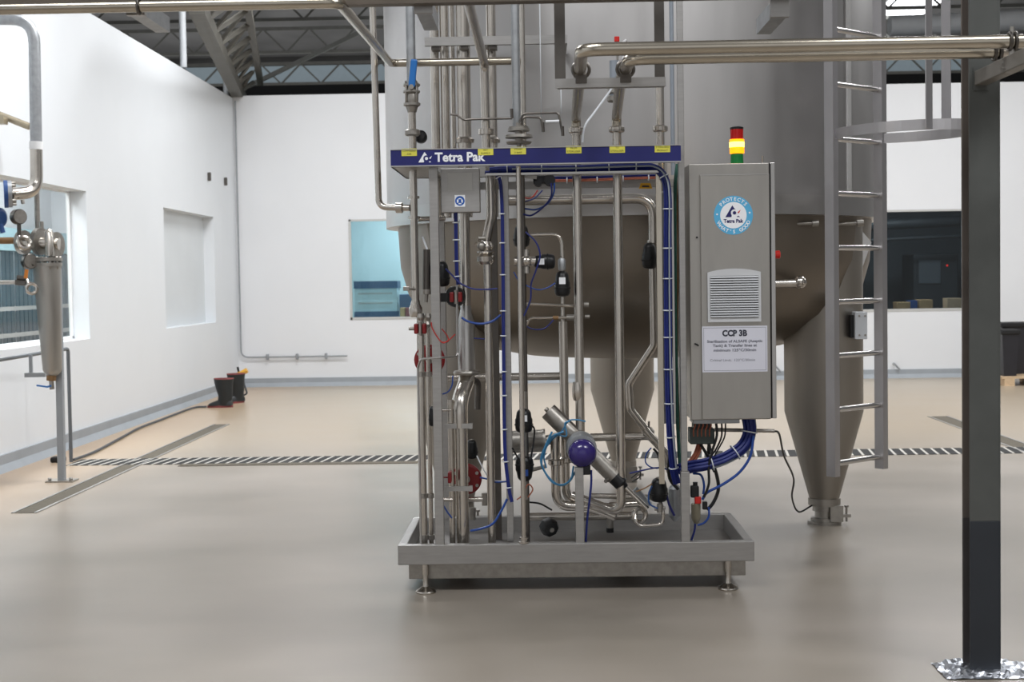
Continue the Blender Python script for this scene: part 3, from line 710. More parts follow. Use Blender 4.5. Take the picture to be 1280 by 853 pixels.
c.bx(xa_, xa_+.05, Y0+.11, Y1-.11, z3, zb+.002); c.bx(xb_-.05, xb_, Y0+.11, Y1-.11, z3, zb+.002); c.bx(-.03, .02, Y0+.11, Y1-.11, z3, zb+.002)
part(c, 'base_channel', SATIN, t)
for (px, Y) in ((532, Y0+.03), (910, Y0+.03), (540, Y1-.03), (900, Y1-.03)):
    x = P(px, 720, Y).x
    part(MB().lathe((x, Y, 0), (0,0,1), [(0, .05), (.006, .053), (.012, .05), (.022, .03), (.032, .016), (.04, .0135), (.09, .0135), (.09, .017), (zb, .017)], 24), 'adjustable_foot', STEEL, t)
def post(px, py, w_, Y, z0, z1, name='post', M=FRAME, d=None):
    x = P(px, py, Y).x; h = w_/2; d = d or w_
    return part(MB().bx(x-h, x+h, Y, Y+d, z0, z1, .003), name, M, SK)
zsb = zz(670, 206, 7.05)
ztop = zz(670, 184, 7.05)
post(545.5, 440, .044, Y0+.005, zt-.005, zsb+.01)
post(634.5, 440, .034, 7.22, zt-.01, zsb+.01)
post(852.8, 300, .03, Y0+.002, zz(855, 590, Y0), zz(848, -40, Y0)+.4)
post(857, 640, .043, Y0+.001, zt-.005, zz(855, 590, Y0))
post(724.7, 640, .042, Y0+.01, zt-.005, zz(724, 585, Y0))
post(619, 400, .036, 7.7, zt-.09, zsb, M=DKSTEEL)
post(853, 400, .04, Y1-.06, zt-.005, zsb)
post(553, 400, .04, Y1-.06, zt-.005, zsb)
# rear rails of the frame
zq = zz(660, 471, 7.86); part(MB().cyl((P(560, 471, 7.86).x, 7.86, zq), (P(700, 471, 7.86).x, 7.86, zq), .021), 'cross_rail', STEEL, SK)
part(MB().bx(tl.x+.15, tr.x-.1, Y1-.05, Y1-.01, zsb-.06, zsb-.02), 'cross_rail', FRAME, SK)
# name board with folded top
xl_ = P(488.5, 199, 7.05).x; xr_ = P(851, 191, 7.05).x
part(MB().bx(xl_, xr_, 7.05, 7.06, zsb, ztop), 'backing', FRAME, SK)
nb = part(MB().bx(xl_, xr_, 7.044, 7.05, zsb+.006, ztop-.004), 'name_board', NAVY, SK, 'navy blue name board across the top of the skid')
part(MB().bx(xl_, xr_, 7.04, 7.08, ztop-.004, ztop).bx(xl_, xr_, 7.04, 7.07, zsb, zsb+.006), 'board_lip', BANDM, nb)
part(MB().bx(xl_, xl_+.20, 7.06, 7.86, zsb, zsb+.012).bx(xl_, xr_, 7.8, 7.86, zsb, zsb+.06).bx(xl_, xl_+.01, 7.06, 7.86, zsb, ztop), 'top_gusset', FRAME, SK)
def logo_mark(cx, cy, cz, h, main, accent, parent, y):
    # three-cornered mark: a triangle with a round bite, a dot, and two small slivers; unit: height 1
    def poly(pts): return [V((cx+(a-.62)*h, y, cz+(bq-.5)*h)) for a, bq in pts]
    C0 = (.78, .36); R = .31
    arc = [(C0[0]+R*math.cos(a), C0[1]+R*math.sin(a)) for a in [math.radians(x) for x in range(70, 240, 12)]]
    left = [(0, 0), (.36, 0)] if False else None
    pts = [(0, 0), (.60-.0, 1.0), (.86, .62)] + [(C0[0]+R*math.cos(math.radians(a)), C0[1]+R*math.sin(math.radians(a))) for a in range(76, 232, 12)] + [(.52, 0)]
    mk = MB().prism(poly(pts), (0, -.0012, 0))
    mk.lathe((cx+(C0[0]-.62)*h, y, cz+(C0[1]-.5)*h), (0,-1,0), [(0, .15*h), (.0012, .15*h)], 16)
    mk.prism(poly([(.98, .0), (1.24, .0), (1.1, .12)]), (0, -.0012, 0))
    o = part(mk, 'logo_mark', main, parent)
    part(MB().prism(poly([(1.04, .4), (1.3, .62), (1.24, .46), (1.14, .3)]), (0, -.0012, 0)), 'logo_accent', accent, parent)
    return o
yb = 7.0436
q = P(531, 196.5, yb); logo_mark(q.x, yb, q.z, m(13, yb), WHITEL, WHITEL, nb, yb)
c = MB(); q = P(575, 196, yb); text_bm(c, 'Tetra Pak', (q.x, yb, q.z+.0), h=m(11, yb), w=m(63, yb), bold=.032); part(c, 'lettering', WHITEL, nb)
for (px, py, l1, l2) in ((511.5, 190.5, 'COMPRESSED', 'AIR'), (607, 189.5, 'HOT', 'SUPPLY'), (647.8, 188.5, 'STEAM', '3 BAR'), (717.2, 187.2, 'FROM', 'STERILISER'), (771.5, 186.5, 'TO', 'STERILISER'), (828, 185.8, 'STERILISED', 'PRODUCT')):
    q = P(px, py, yb); hw = m(9.6, yb); hh = m(4.6, yb)
    lb_ = part(MB().bx(q.x-hw, q.x+hw, 7.0415, 7.0436, q.z-hh, q.z+hh), 'yellow_label', YELLOW, nb, 'yellow label sticker on the navy board')
    c = MB()
    for s_, dz in ((l1, .0075), (l2, -.0085)): text_bm(c, s_, (q.x, 7.0414, q.z+dz), h=.0085, w=min(.064, .0075*len(s_)))
    o = part(c, 'label_text', YINK, nb)

# ---- connectors above the board
def coupling(mb, x, Y, z, r): mb.lathe((x, Y, z), (0,0,1), [(-.016, r), (-.016, r+.008), (-.01, r+.015), (.01, r+.015), (.016, r+.008), (.016, r)], 20)
# P1 ball valve line
Y_1 = 7.25; x1 = P(517, 250, Y_1).x
t = thing('valve_pipe', 'leftmost vertical skid pipe running down through the navy board', 'pipe', (x1, Y_1, 1.3))
part(MB().cyl((x1, Y_1, zz(517, 104, Y_1)), (x1, Y_1, 3.4), .0235), 'upper_run', GALV, t)
part(MB().cyl((x1, Y_1, zz(518, 376, Y_1)), (x1, Y_1, zz(517, 140, Y_1)), .0195), 'run', STEEL, t)
c = MB(); z_ = zz(517, 166, Y_1); coupling(c, x1, Y_1, z_, .024); part(c, 'union_nut', SATIN, t)
for py in (247, 272): z_ = zz(517, py, Y_1); part(MB().lathe((x1, Y_1, z_), (0,0,1), [(-.006, .02), (-.006, .03), (.006, .03), (.006, .02)], 16), 'ferrule', STEEL, t)
z_ = zz(518, 388, Y_1); part(MB().lathe((x1, Y_1, z_), (0,0,1), [(-.035, .022), (-.03, .03), (-.012, .034), (.012, .034), (.03, .024), (.05, .022)], 16), 'union', STEEL, t)
t = thing('ball_valve', 'flanged ball valve with blue lever above the navy board', 'valve', (x1, Y_1, zz(517, 130, Y_1)))
za_, zb2_ = zz(517, 132, Y_1), zz(517, 103, Y_1)
part(MB().lathe((x1, Y_1, za_-.035), (0,0,1), [(0, .022), (.03, .032), (.035, .043), (.047, .043), (.047, .03), (.065, .034), (.09, .03), (.1, .043), (.108, .043), (.108, .03), (.125, .03), (.132, .043), (.142, .043), (.142, .025)], 20), 'body', SATIN, t)
c = MB()
for k in range(4):
    a = PI/4+k*PI/2; c.cyl((x1+.036*math.cos(a), Y_1+.036*math.sin(a), za_-.005), (x1+.036*math.cos(a), Y_1+.036*math.sin(a), zb2_+.004), .006, n=8)
part(c, 'tie_bolt', SATIN, t)
h0 = P(514.5, 109, Y_1-.06); h1_ = P(517.8, 74, Y_1-.06)
part(MB().bar(h0, h1_, .034, .02, up=(0,1,0), bev=.008), 'lever', BLUEH, t)
part(MB().cyl(h0+V((0,.02,0)), h0+V((0,-.02,0)), .012), 'stem', SATIN, t)
q = P(526, 171, 7.32); part(MB().lathe(q, (0,-1,.1), [(-.03, .02), (-.02, .032), (.01, .032), (.02, .02)], 16).cyl(q, q-V((.03,0,0)), .01), 'knob', BLACK, [o for o in COL.objects if o.name == 'valve_pipe'][0])
# left drop pipe into P1
t = thing('drop_pipe', 'grey pipe dropping beside the tank edge into the leftmost skid pipe', 'pipe', P(474, 255, 7.3))
part(MB().tube([P(464.5, -30, 7.35), P(473.5, 259, 7.3), P(512, 260, 7.26)], .0165, .05, 14), 'run', STEEL, t)
part(MB().cyl(P(495.5, 260, 7.27), P(503, 260, 7.265), .027), 'nut', STEEL, t)
part(MB().cyl(P(522, 274, 7.28), P(556, 273, 7.34), .012), 'side_branch', STEEL, t)
# P3: steam inlet stack
Y_3 = 7.3; x3 = P(645, 100, Y_3).x; x3b = P(648.5, 250, 7.16).x
t = thing('steam_inlet', 'pipe ending in a stack of round steel flanges above the board', 'pipe', (x3, Y_3, 2.2))
part(MB().cyl((x3, Y_3, zz(647, 158, Y_3)), (x3, Y_3, 3.4), .0205), 'run', GALV, t)
zc = zz(648, 180, Y_3); k = .00405; c = MB()
x3f = P(648.5, 168, Y_3).x
c.lathe((x3f, Y_3, zc), (0,0,1), [(-.05, .012), (.0, .012), (0, .06), (.01, .065), (.014, .02), (.028, .02), (.03, .07), (.044, .068), (.046, .02), (.062, .02), (.064, .055), (.076, .055), (.078, .05), (.086, .05), (.088, .024), (.105, .024)], 24)
part(c, 'flange_stack', SATIN, t)
solo(MB().cyl((P(653.5, 90, 7.5).x, 7.5, 2.18), (P(653.5, 90, 7.5).x, 7.5, 3.4), .014), 'slim_pipe', STEEL, 'slim vertical pipe just right of the flange stack pipe', 'pipe')
# bent rods
for (pts, lb) in (([(563, 143), (571, 144), (580, 150), (592, 149), (640, 148)], 'thin bent rod running left from the flange stack'), ([(652, 155), (654, 146), (676, 147), (679, 165)], 'short dark bent rod right of the flange stack'), ([(650, 152), (654, 142), (698, 141), (703.5, 170)], 'longer dark bent rod reaching over the short one')):
    c = MB().tube([P(a, bq, 7.25) for a, bq in pts], .0055, .02, 8); c.cyl(P(*pts[-1], 7.25), P(pts[-1][0]-.6, pts[-1][1]-12, 7.25), .008)
    solo(c, 'bent_rod', DKSTEEL, lb, 'rod', 'bent rods')
solo(MB().cyl(P(682, 152, 7.24), P(699, 151.5, 7.24), .007), 'paper_tag', WHITEL, 'small white tube between the two bent rods above the board', 'tag')
for (px, y0_, y1_, lb) in ((676, -20, 147, 'thin grey wire hanging left of the hanger'), (701, 112, 142, 'thin grey wire hanging under the hanger left corner')):
    x = P(px, 100, 7.4).x; solo(MB().cyl((x, 7.4, zz(px, y1_, 7.4)), (x, 7.4, zz(px, y0_, 7.4)), .0035, n=6), 'hanging_wire', CONDUIT, lb, 'wire', 'hanging wires')
# P4, P5, P6 process pipes
t = P4 = thing('process_pipe', 'vertical pipe under the board above the indigo domed valve', 'pipe', (x4c, Y4, .8))
part(MB().cyl((x4c, Y4, zz(727, 545, Y4)), (x4c, Y4, 2.29), .0235), 'run', STEEL, t)
c = MB(); coupling(c, x4c, Y4, zz(720, 163, Y4), .025); part(c, 'coupling_nut', STEEL, t)
part(MB().lathe((x4c-.01, Y4, zz(726, 496, Y4)), (0,0,1), [(-.02, .022), (.0, .028), (.04, .029), (.075, .024)], 16), 'reducer', STEEL, t)
t = P5 = thing('process_pipe', 'vertical pipe under the board bending left at the tray bottom', 'pipe', (x5c, Y5, .3))
zl_ = zz(770, 643, Y5)
part(MB().tube([(x5c, Y5, 2.3), (x5c, Y5, zl_), P(740, 629, Y5+.05), P(715, 620, Y5+.08)], .0235, .075, 16), 'run', STEEL, t)
c = MB(); coupling(c, x5c, Y5, zz(772, 162, Y5), .025); part(c, 'coupling_nut', STEEL, t)
Y6 = 7.42; x6 = P(825, 140, Y6).x
t = thing('process_pipe', 'vertical pipe with coupling at the right end of the board', 'pipe', (x6, Y6, 2.1))
part(MB().cyl((x6, Y6, 2.0), (x6, Y6, 3.4), .0215), 'run', STEEL, t)
c = MB(); coupling(c, x6, Y6, zz(826, 161, Y6), .024); part(c, 'coupling_nut', STEEL, t)
# sample port on tank above P5
Y7 = 7.75; x = P(768, 90, Y7).x
t = thing('vent_fitting', 'short vertical vent pipe with clamp and red tag behind the hanger', 'pipe', (x, Y7, 2.3))
part(MB().cyl((x, Y7, zz(768, 122, Y7)), (x, Y7, zz(768, 76, Y7)), .026), 'run', PALEC, t)
c = MB(); coupling(c, x, Y7, zz(767, 124, Y7), .026); coupling(c, x, Y7, zz(767, 114, Y7), .022); part(c, 'clamp', SATIN, t)
q = P(771, 49, Y7); part(MB().bx(q.x-.014, q.x+.014, Y7-.01, Y7+.01, q.z-.014, q.z+.014, .004), 'red_cap', REDB, t)
part(MB().cyl(P(772, 80, Y7), P(771.5, 52, Y7), .006), 'stem', SATIN, t)
part(MB().tube([P(779, 75, Y7), P(780, 52, Y7), P(783, 50, Y7)], .008, .01), 'white_cap', WHITEP, t)
solo(MB().sweep(spl([P(783, 72, 7.6), P(768, 105, 7.5), P(745, 138, 7.42), P(731, 158, 7.35), P(728, 178, 7.35)]), .0055, 8), 'white_hose', TIE, 'thin white hose slanting down from the hanger to the coupling', 'hose')
# P2 below the board
t = thing('bent_process_pipe', 'pipe right of the small junction box with a union and side valve', 'pipe', (P(610, 400, 7.28).x, 7.28, .2))
part(MB().tube([P(612.5, 205, 7.32), P(614, 270, 7.32), P(607, 305, 7.3), P(608, 330, 7.28)], .024, .12, 16), 'bend', STEEL, t)
a, bq = vline(610.5, 400, 7.28, .18, zz(609, 330, 7.28)); part(MB().cyl(a, bq, .0205), 'run', STEEL, t)
c = MB(); q = P(607, 316, 7.28); c.lathe(q, (0,0,1), [(-.06, .03), (-.045, .043), (-.02, .045), (-.008, .03), (.0, .044), (.006, .044), (.01, .03), (.03, .042), (.055, .03)], 20); c.cyl(q, q+V((-.045, -.02, .05)), .014)
part(c, 'union', STEEL, t)
part(MB().cyl(P(598, 298, 7.26), P(607, 298, 7.26), .01).sph(P(602, 308, 7.25), .024), 'side_cap', SATIN, t)

# P3 below board: slim post pipe on tray
a, bq = vline(648.5, 250, 7.12, zt+.0, zsb)
t = thing('instrument_pipe', 'slim pipe from the board to a small flange on the tray rim', 'pipe', a)
part(MB().cyl(a, bq, .0125), 'run', STEEL, t); part(MB().lathe(a, (0,0,1), [(0, .026), (.008, .026), (.008, .016), (.022, .016), (.022, .022), (.03, .022)], 16), 'foot_flange', STEEL, t)
a, bq = vline(655.5, 400, 7.3, .2, zsb); solo(MB().cyl(a, bq, .012), 'instrument_pipe', DKSTEEL, 'darker slim pipe just behind the pipe with the small foot flange', 'pipe')

# horizontal header behind, then valve, then diagonal down
YQ = 7.62
xq = P(817, 300, YQ).x
t = thing('header_pipe', 'fat horizontal pipe across the tank band with elbow at the right', 'pipe', (xq, YQ, 1.8))
zq = zz(740, 249, YQ)
part(MB().tube([(P(636, 250, YQ).x, YQ, zq), (xq, YQ, zq), (xq, YQ, zz(817, 304, YQ))], .027, .1, 16), 'run', STEEL, t)
part(MB().lathe((xq, YQ, zz(817, 302, YQ)), (0,0,1), [(-.008, .028), (-.008, .036), (.008, .036), (.008, .028)], 18), 'ferrule', STEEL, t)
def actuator(o, axis, L, R, label, name='valve_actuator', lab=None, band=None):
    o, axis = V(o), V(axis).normalized()
    t = thing(name, label, 'valve', o, 'black valve actuators')
    part(MB().lathe(o, axis, [(0, R*.45), (L*.04, R*.8), (L*.12, R*.95), (L*.2, R), (L*.55, R), (L*.62, R*.9), (L*.85, R*.8), (L*.95, R*.62), (L, R*.35)], 20), 'housing', BLACK, t)
    part(MB().lathe(o, axis, [(L*.3, R*1.02), (L*.31, R*1.07), (L*.36, R*1.07), (L*.37, R*1.02)], 20), 'rib', BLACKR, t)
    part(MB().lathe(o, axis, [(L*.98, R*.3), (L*1.03, R*.3)], 12), 'cap_disc', SATIN, t)
    if lab:
        s = V((0,-1,0)); q = o + axis*L*.62 + s*(R*.93); x = axis.cross(s).normalized()
        M = Matrix((x, s, axis)).transposed().to_4x4(); M.translation = q
        part(MB().bx(-R*.4, R*.4, -.003, .003, -L*.13, L*.13, 0, M), 'sticker', lab, t, 'white sticker on the black valve')
    return t
actuator(P(812, 336, YQ-.02), (0, -.1, 1), m(32, YQ), m(9.5, YQ), 'black valve actuator under the fat header pipe elbow')
t = thing('diagonal_pipe', 'pipe going down from the header then slanting left at the tank bottom', 'pipe', P(786, 500, 7.66))
part(MB().tube([P(815.5, 335, YQ), P(817.5, 432, YQ), P(786, 480, YQ+.03), P(788, 512, YQ+.03), P(812, 543, YQ+.03)], .021, .05, 14), 'run', STEEL, t)
t = thing('cross_pipe', 'short horizontal pipe meeting the slanting pipe right of the indigo dome', 'pipe', P(775, 546, YQ))
part(MB().cyl(P(738, 547, YQ+.05), P(817, 545.5, YQ+.05), .021), 'run', STEEL, t)
part(MB().tube([P(806, 537, YQ), P(815, 548, YQ), P(832, 566, YQ), P(838, 590, YQ)], .022, .05), 'branch', STEEL, t)
c = MB(); q = P(811, 541, YQ+.02); c.lathe(q, V((.6,0,-.7)), [(-.02, .022), (-.012, .03), (.012, .03), (.02, .022)], 16); c.cyl(q+V((0,0,.02)), q+V((0,-.02,.06)), .006)
part(c, 'clamp', SATIN, t)
# mid thin pipes
t = thing('thin_bent_pipe', 'thin bent pipe leading right then down onto a black actuator', 'pipe', P(703, 320, 7.35))
part(MB().tube([P(663, 294, 7.35), P(702, 293, 7.35), P(703, 324, 7.35)], .0095, .055, 12), 'run', STEEL, t)
part(MB().lathe(P(702.5, 338, 7.35), (0,0,1), [(0, .018), (.01, .02), (.05, .02), (.062, .012)], 14), 'nut', GALV, t)
actuator(P(703, 371, 7.35), (0, 0, 1), m(32, 7.35), m(9.8, 7.35), 'black vertical actuator with white sticker at the end of the thin bent pipe', lab=WHITEL)
AV = actuator(P(694, 327, 7.3), (-1, .05, 0), m(28, 7.3), m(9.5, 7.3), 'black actuator lying sideways on a polished valve body left of the thin bent pipe', lab=WHITEL)
q = P(658, 327, 7.3); part(MB().sph(q, .035, (1, 1, .9)).cyl(q-V((.06,0,0)), q+V((.05,0,0)), .025).cyl(q-V((.0,0,.06)), q+V((0,0,.06)), .018), 'body', STEEL, AV)
actuator(P(652, 309, 7.38), (0, -.2, 1), m(28, 7.38), m(10, 7.38), 'round black actuator behind the slim pipe above the polished valve body', lab=BLUET)
q = P(680, 226, 7.4)
t = thing('solenoid_block', 'black solenoid block hanging under the cable tray with blue tubes', 'valve', q)
part(MB().bx(q.x-.055, q.x+.05, 7.36, 7.44, q.z-.018, q.z+.03, .008), 'body', BLACK, t)
part(MB().cyl(q+V((.03,-.05,-.0)), q+V((.03,.05,0)), .028).cyl(q+V((-.03,-.045,-.01)), q+V((-.03,.05,-.01)), .02), 'coil', BLACKR, t)
part(MB().bar(P(652, 219, 7.36), P(671, 222, 7.36), .03, .02), 'bracket', SATIN, t)
t = thing('thin_cross_pipe', 'upper thin cross pipe behind the process pipe left of the tank bottom', 'pipe', P(690, 382, 7.42))
part(MB().tube([P(653, 372, 7.4), P(656, 380, 7.4), P(722, 383, 7.42)], .0085, .03, 10), 'run', STEEL, t)
part(MB().cyl(P(730, 381, 7.42), P(736, 381, 7.42), .013), 'end_nut', SATIN, t)
t = thing('thin_cross_pipe', 'lower thin cross pipe with brass nut below the upper one', 'pipe', P(690, 398, 7.42))
part(MB().tube([P(655, 412, 7.42), P(662, 398, 7.42), P(722, 397, 7.42)], .0075, .035, 10), 'run', STEEL, t)
part(MB().cyl(P(691, 397.5, 7.42), P(698, 397.5, 7.42), .011), 'brass_nut', RUSTM, t)
part(MB().cyl(P(708, 397, 7.42), P(718, 397, 7.42), .015), 'end_nut', SATIN, t); part(MB().cyl(P(731, 396, 7.42), P(737, 396, 7.42), .01), 'end_nut', SATIN, t)
# holding tube U bends
YU = 7.5; xu = P(705, 450, YU).x
t = thing('holding_tube', 'inner U bend pipe rising left of the indigo dome to a small reducer', 'pipe', (xu, YU, .4))
part(MB().tube([(xu-.002, YU, zz(703, 402, YU)), (xu, YU, zz(710, 629, YU)), (P(765, 634, YU).x, YU+.02, zz(765, 636, YU))], .0235, .1, 16), 'bend', STEEL, t)
part(MB().lathe((xu-.002, YU, zz(703, 428, YU)), (0,0,1), [(0, .023), (.11, .012), (.25, .0085)], 14), 'reducer', STEEL, t)
c = MB(); coupling(c, xu, YU, zz(707, 575, YU), .024); part(c, 'clamp', STEEL, t)
xo = P(694.5, 580, 7.4).x
t = thing('holding_tube', 'outer U bend pipe sweeping right under the indigo dome', 'pipe', (xo, 7.4, .35))
part(MB().tube([(xo, 7.4, zz(693, 545, 7.4)), (xo, 7.4, zz(694, 634, 7.4)), P(735, 633, 7.42), P(770, 646, 7.38)], .0245, .12, 16), 'bend', STEEL, t)
c = MB(); coupling(c, xo, 7.4, zz(694, 578, 7.4), .024); part(c, 'clamp', STEEL, t)
# back cylinder (pump)
q0 = P(636, 553, 7.42); q1 = P(682, 551, 7.42)
t = thing('pump_cylinder', 'grey horizontal cylinder behind the slim pipe left of the cyan tubes', 'pump', q0)
part(MB().lathe(q0, q1-q0, [(0, .03), (0, .054), (.03, .058), (.17, .058), (.175, .061), (.19, .061), (.19, .03)], 24), 'housing', SATIN, t)
part(MB().cyl(q1+V((.0,0,0)), P(697, 547, 7.42), .026), 'shaft_neck', SATIN, t)
part(MB().tube([P(682, 583, 7.45), P(664, 588, 7.45)], .011), 'lever_pipe', SATIN, t)
# angled air cylinders through the dome
t = thing('air_cylinder', 'upper angled steel air cylinder left above the indigo dome', 'cylinder', P(700, 528, 7.4))
a = P(685, 514, 7.4); d = (P(776, 603, 7.36)-a).normalized(); R = .046
part(MB().lathe(a, d, [(0, R*.3), (.0, R*.95), (.008, R), (.19, R)], 22), 'barrel', SATIN, t)
part(MB().lathe(a, d, [(-.018, .012), (0, .012)], 10), 'port', SATIN, t)
s2 = d.cross(V((0,1,0))).normalized()
part(MB().bar(a+s2*R*.9-V((0,.02,0)), a+s2*R*.9+d*.19-V((0,.02,0)), .012, .012), 'tie_rod', DKSTEEL, t)
t = thing('air_cylinder', 'lower angled steel air cylinder with black end right below the indigo dome', 'cylinder', P(765, 592, 7.36))
a2 = P(739, 568, 7.36)
part(MB().lathe(a2, d, [(0, R*.9), (.165, R*.9), (.165, R*.6)], 22), 'barrel', SATIN, t)
part(MB().lathe(a2+d*.165, d, [(0, R*.85), (.05, R*.85), (.062, R*.5), (.08, R*.4)], 18), 'end_cap', BLACK, t)
part(MB().tube([a2+d*.245, a2+d*.40], .014), 'piston_rod', STEEL, t)
part(MB().cyl(P(757, 602, 7.3), P(764, 597, 7.36), .01), 'port', SATIN, t)
# dome
q = P(728, 567, 7.12)
t = thing('domed_valve_head', 'round indigo domed valve head in the middle of the skid', 'valve', q)
part(MB().lathe(q+V((0,.02,0)), (0,-1,0), [(0, .070), (.018, .0705), (.035, .064), (.052, .05), (.064, .03), (.068, .012), (.0685, 0)], 32), 'dome', BALLM, t)
q2 = P(727, 561, 7.2)
part(MB().lathe(q2+V((0,.14,0)), (0,-1,0), [(0, .05), (0, .074), (.1, .077), (.135, .077), (.18, .07)], 28), 'housing', GALV, t)
q3 = P(733, 586, 7.14); part(MB().bx(q3.x-.03, q3.x+.02, 7.12, 7.2, q3.z-.03, q3.z+.02, .006), 'connector', BLACK, t)
# black actuators left stack
x_ = P(655, 526, 7.25)
AS = actuator(P(655, 541, 7.25), (0, 0, 1), m(30, 7.25), m(11, 7.25), 'upper black actuator with white sticker behind the slim pipe', lab=WHITEL)
actuator(P(655.5, 571, 7.25), (0, 0, -1), m(31, 7.25), m(11.3, 7.25), 'lower black actuator behind the slim pipe below the grey cylinder', lab=BLUET)
c = MB(); q = P(655, 541, 7.27); c.cyl(q, P(655.5, 571, 7.27), .014); c.cyl(P(655, 513, 7.27), P(655, 490, 7.27), .016); c.cyl(P(656, 600, 7.27), P(656, 625, 7.27), .015)
part(c, 'stem', SATIN, AS)
actuator(P(823.5, 627, 7.32), (0, -.12, 1), m(30, 7.32), m(11.2, 7.32), 'black actuator at the lower right above the hooked tray pipe')
t = thing('hooked_pipe', 'small polished hooked pipe with clamp above the tray at the right', 'pipe', P(812, 660, 7.3))
part(MB().tube([P(795, 636, 7.34), P(794, 652, 7.3), P(800, 658, 7.3), P(829, 656, 7.3), P(829, 640, 7.3), P(825, 626, 7.32)], .0095, .035, 12), 'run', STEEL, t)
q = P(799, 645, 7.33); part(MB().torus(q, (.5,-1,0), .036, .011).torus(q+V((.01,.03,0)), (.5,-1,0), .034, .009), 'clamp_ring', STEEL, t)
part(MB().cyl(P(818, 637, 7.3), P(832, 635, 7.3), .008).cyl(P(825, 641, 7.3), P(825, 630, 7.3), .016), 'nut', SATIN, t)
t = thing('drain_manifold', 'low horizontal drain pipes behind the post at the right of the tray', 'pipe', P(790, 627, 7.6))
part(MB().cyl(P(738, 620, 7.65), P(815, 622, 7.65), .014).cyl(P(762, 632, 7.6), P(812, 629, 7.55), .017), 'run', STEEL, t)
part(MB().cyl(P(793, 612, 7.5), P(812, 632, 7.5), .019), 'branch', GALV, t)
# rear tray rail pipe
solo(MB().cyl(P(655, 646.5, 7.75), P(792, 645, 7.75), .022), 'tray_pipe', STEEL, 'bright horizontal pipe along the back rim of the tray', 'pipe')
q = P(686, 659, 7.6); t = thing('tray_drain_valve', 'black faceted drain valve under the bright tray pipe', 'valve', q)
part(MB().lathe(q, V((.45,-1,-.3)), [(-.03, .035), (-.02, .048), (.02, .05), (.035, .04), (.04, .02)], 8), 'grip', BLACK, t)
part(MB().lathe(q, V((.45,-1,-.3)), [(.038, .014), (.046, .012)], 10), 'cap_disc', SATIN, t)
q = P(762.5, 652, 7.72); t = thing('drain_plug', 'small steel stub with black cap hanging inside the tray', 'plug', q)
part(MB().cyl(q+V((0,0,.02)), q-V((0,0,.035)), .018), 'stub', SATIN, t); part(MB().cyl(q-V((0,0,.035)), q-V((0,0,.06)), .02), 'cap', BLACK, t)

# ---- left cluster
# small junction box
YJ = 7.16; q0 = P(550.5, 207.5, YJ); q1 = P(600, 265, YJ)
t = thing('terminal_box', 'flat grey terminal box with ear protection sign under the board', 'junction box', ((q0.x+q1.x)/2, YJ, q1.z))
part(MB().bx(q0.x, q1.x, YJ, YJ+.1, q1.z, zsb-.002, .003), 'housing', FRAME, t)
a = P(559.5, 216.5, YJ); bq = P(590.5, 238.5, YJ); part(MB().bx(a.x, bq.x, YJ-.003, YJ, bq.z, a.z), 'name_plate', GREYL, t)
a = P(568.3, 244, YJ); bq = P(581.5, 258.5, YJ)
sg = part(MB().bx(a.x, bq.x, YJ-.002, YJ, bq.z, a.z), 'safety_sign', WHITEL, t, 'white square sign with a blue disc')
cc = (a+bq)/2; s = m(6, YJ)
part(MB().lathe(cc+V((0,-.002,0)), (0,-1,0), [(0, s), (.0008, s)], 24), 'blue_disc', SIGNB, sg)
c = MB().lathe(cc+V((0,-.0028,.002)), (0,-1,0), [(0, s*.5), (.0006, s*.5)], 18)
c.bx(cc.x-s*.62, cc.x-s*.4, cc.y-.0036, cc.y-.0028, cc.z-s*.4, cc.z+s*.25).bx(cc.x+s*.4, cc.x+s*.62, cc.y-.0036, cc.y-.0028, cc.z-s*.4, cc.z+s*.25)
c.bx(cc.x-s*.3, cc.x+s*.3, cc.y-.0036, cc.y-.0028, cc.z-s*.7, cc.z-s*.3); part(c, 'head_symbol', WHITEL, sg)
part(MB().bx(cc.x-s*.28, cc.x+s*.28, cc.y-.0042, cc.y-.0036, cc.z-s*.45, cc.z+s*.35), 'face_symbol', SIGNB, sg)
# fat pipe with reducer, clamp and bend
YF = 7.42; xf = P(583, 430, YF).x
t = thing('fat_vertical_pipe', 'fat vertical pipe with polished reducer right of the front left post', 'pipe', (xf, YF, .9))
part(MB().cyl((xf, YF, zz(583, 392, YF)), (xf, YF, zsb-.0), .027), 'upper_run', STEEL, t)
part(MB().lathe((xf, YF, zz(583, 462, YF)), (0,0,1), [(0, .044), (zz(583, 404, YF)-zz(583, 462, YF), .044), (zz(583, 390, YF)-zz(583, 462, YF), .03), (zz(583, 382, YF)-zz(583, 462, YF), .027)], 24), 'barrel', BANDM, t)
part(MB().lathe((xf, YF, zz(583, 466, YF)), (0,0,1), [(-.012, .05), (-.01, .066), (.0, .07), (.01, .066), (.012, .05)], 24), 'clamp', SATIN, t)
YF2 = 7.28; xg = P(574, 500, YF2).x
t = thing('swept_elbow_pipe', 'polished fat pipe arching over and down into the tray', 'pipe', (xg, YF2, .2))
part(MB().tube([(xg, YF2, zz(575, 535, YF2)), (xg, YF2, zz(574, 502, YF2)), (xf, YF-.005, zz(583, 476, YF)), (xf, YF, zz(583, 455, YF))], .042, .16, 20), 'bend', STEEL, t)
part(MB().tube([P(589, 474, 7.47), P(598, 478, 7.5), P(597, 512, 7.5)], .017, .05), 'side_branch', DKSTEEL, t)
xh = P(577.5, 600, YF2).x
part(MB().cyl((xh, YF2, .16), (xh, YF2, zz(577, 533, YF2)), .032), 'lower_run', STEEL, t)
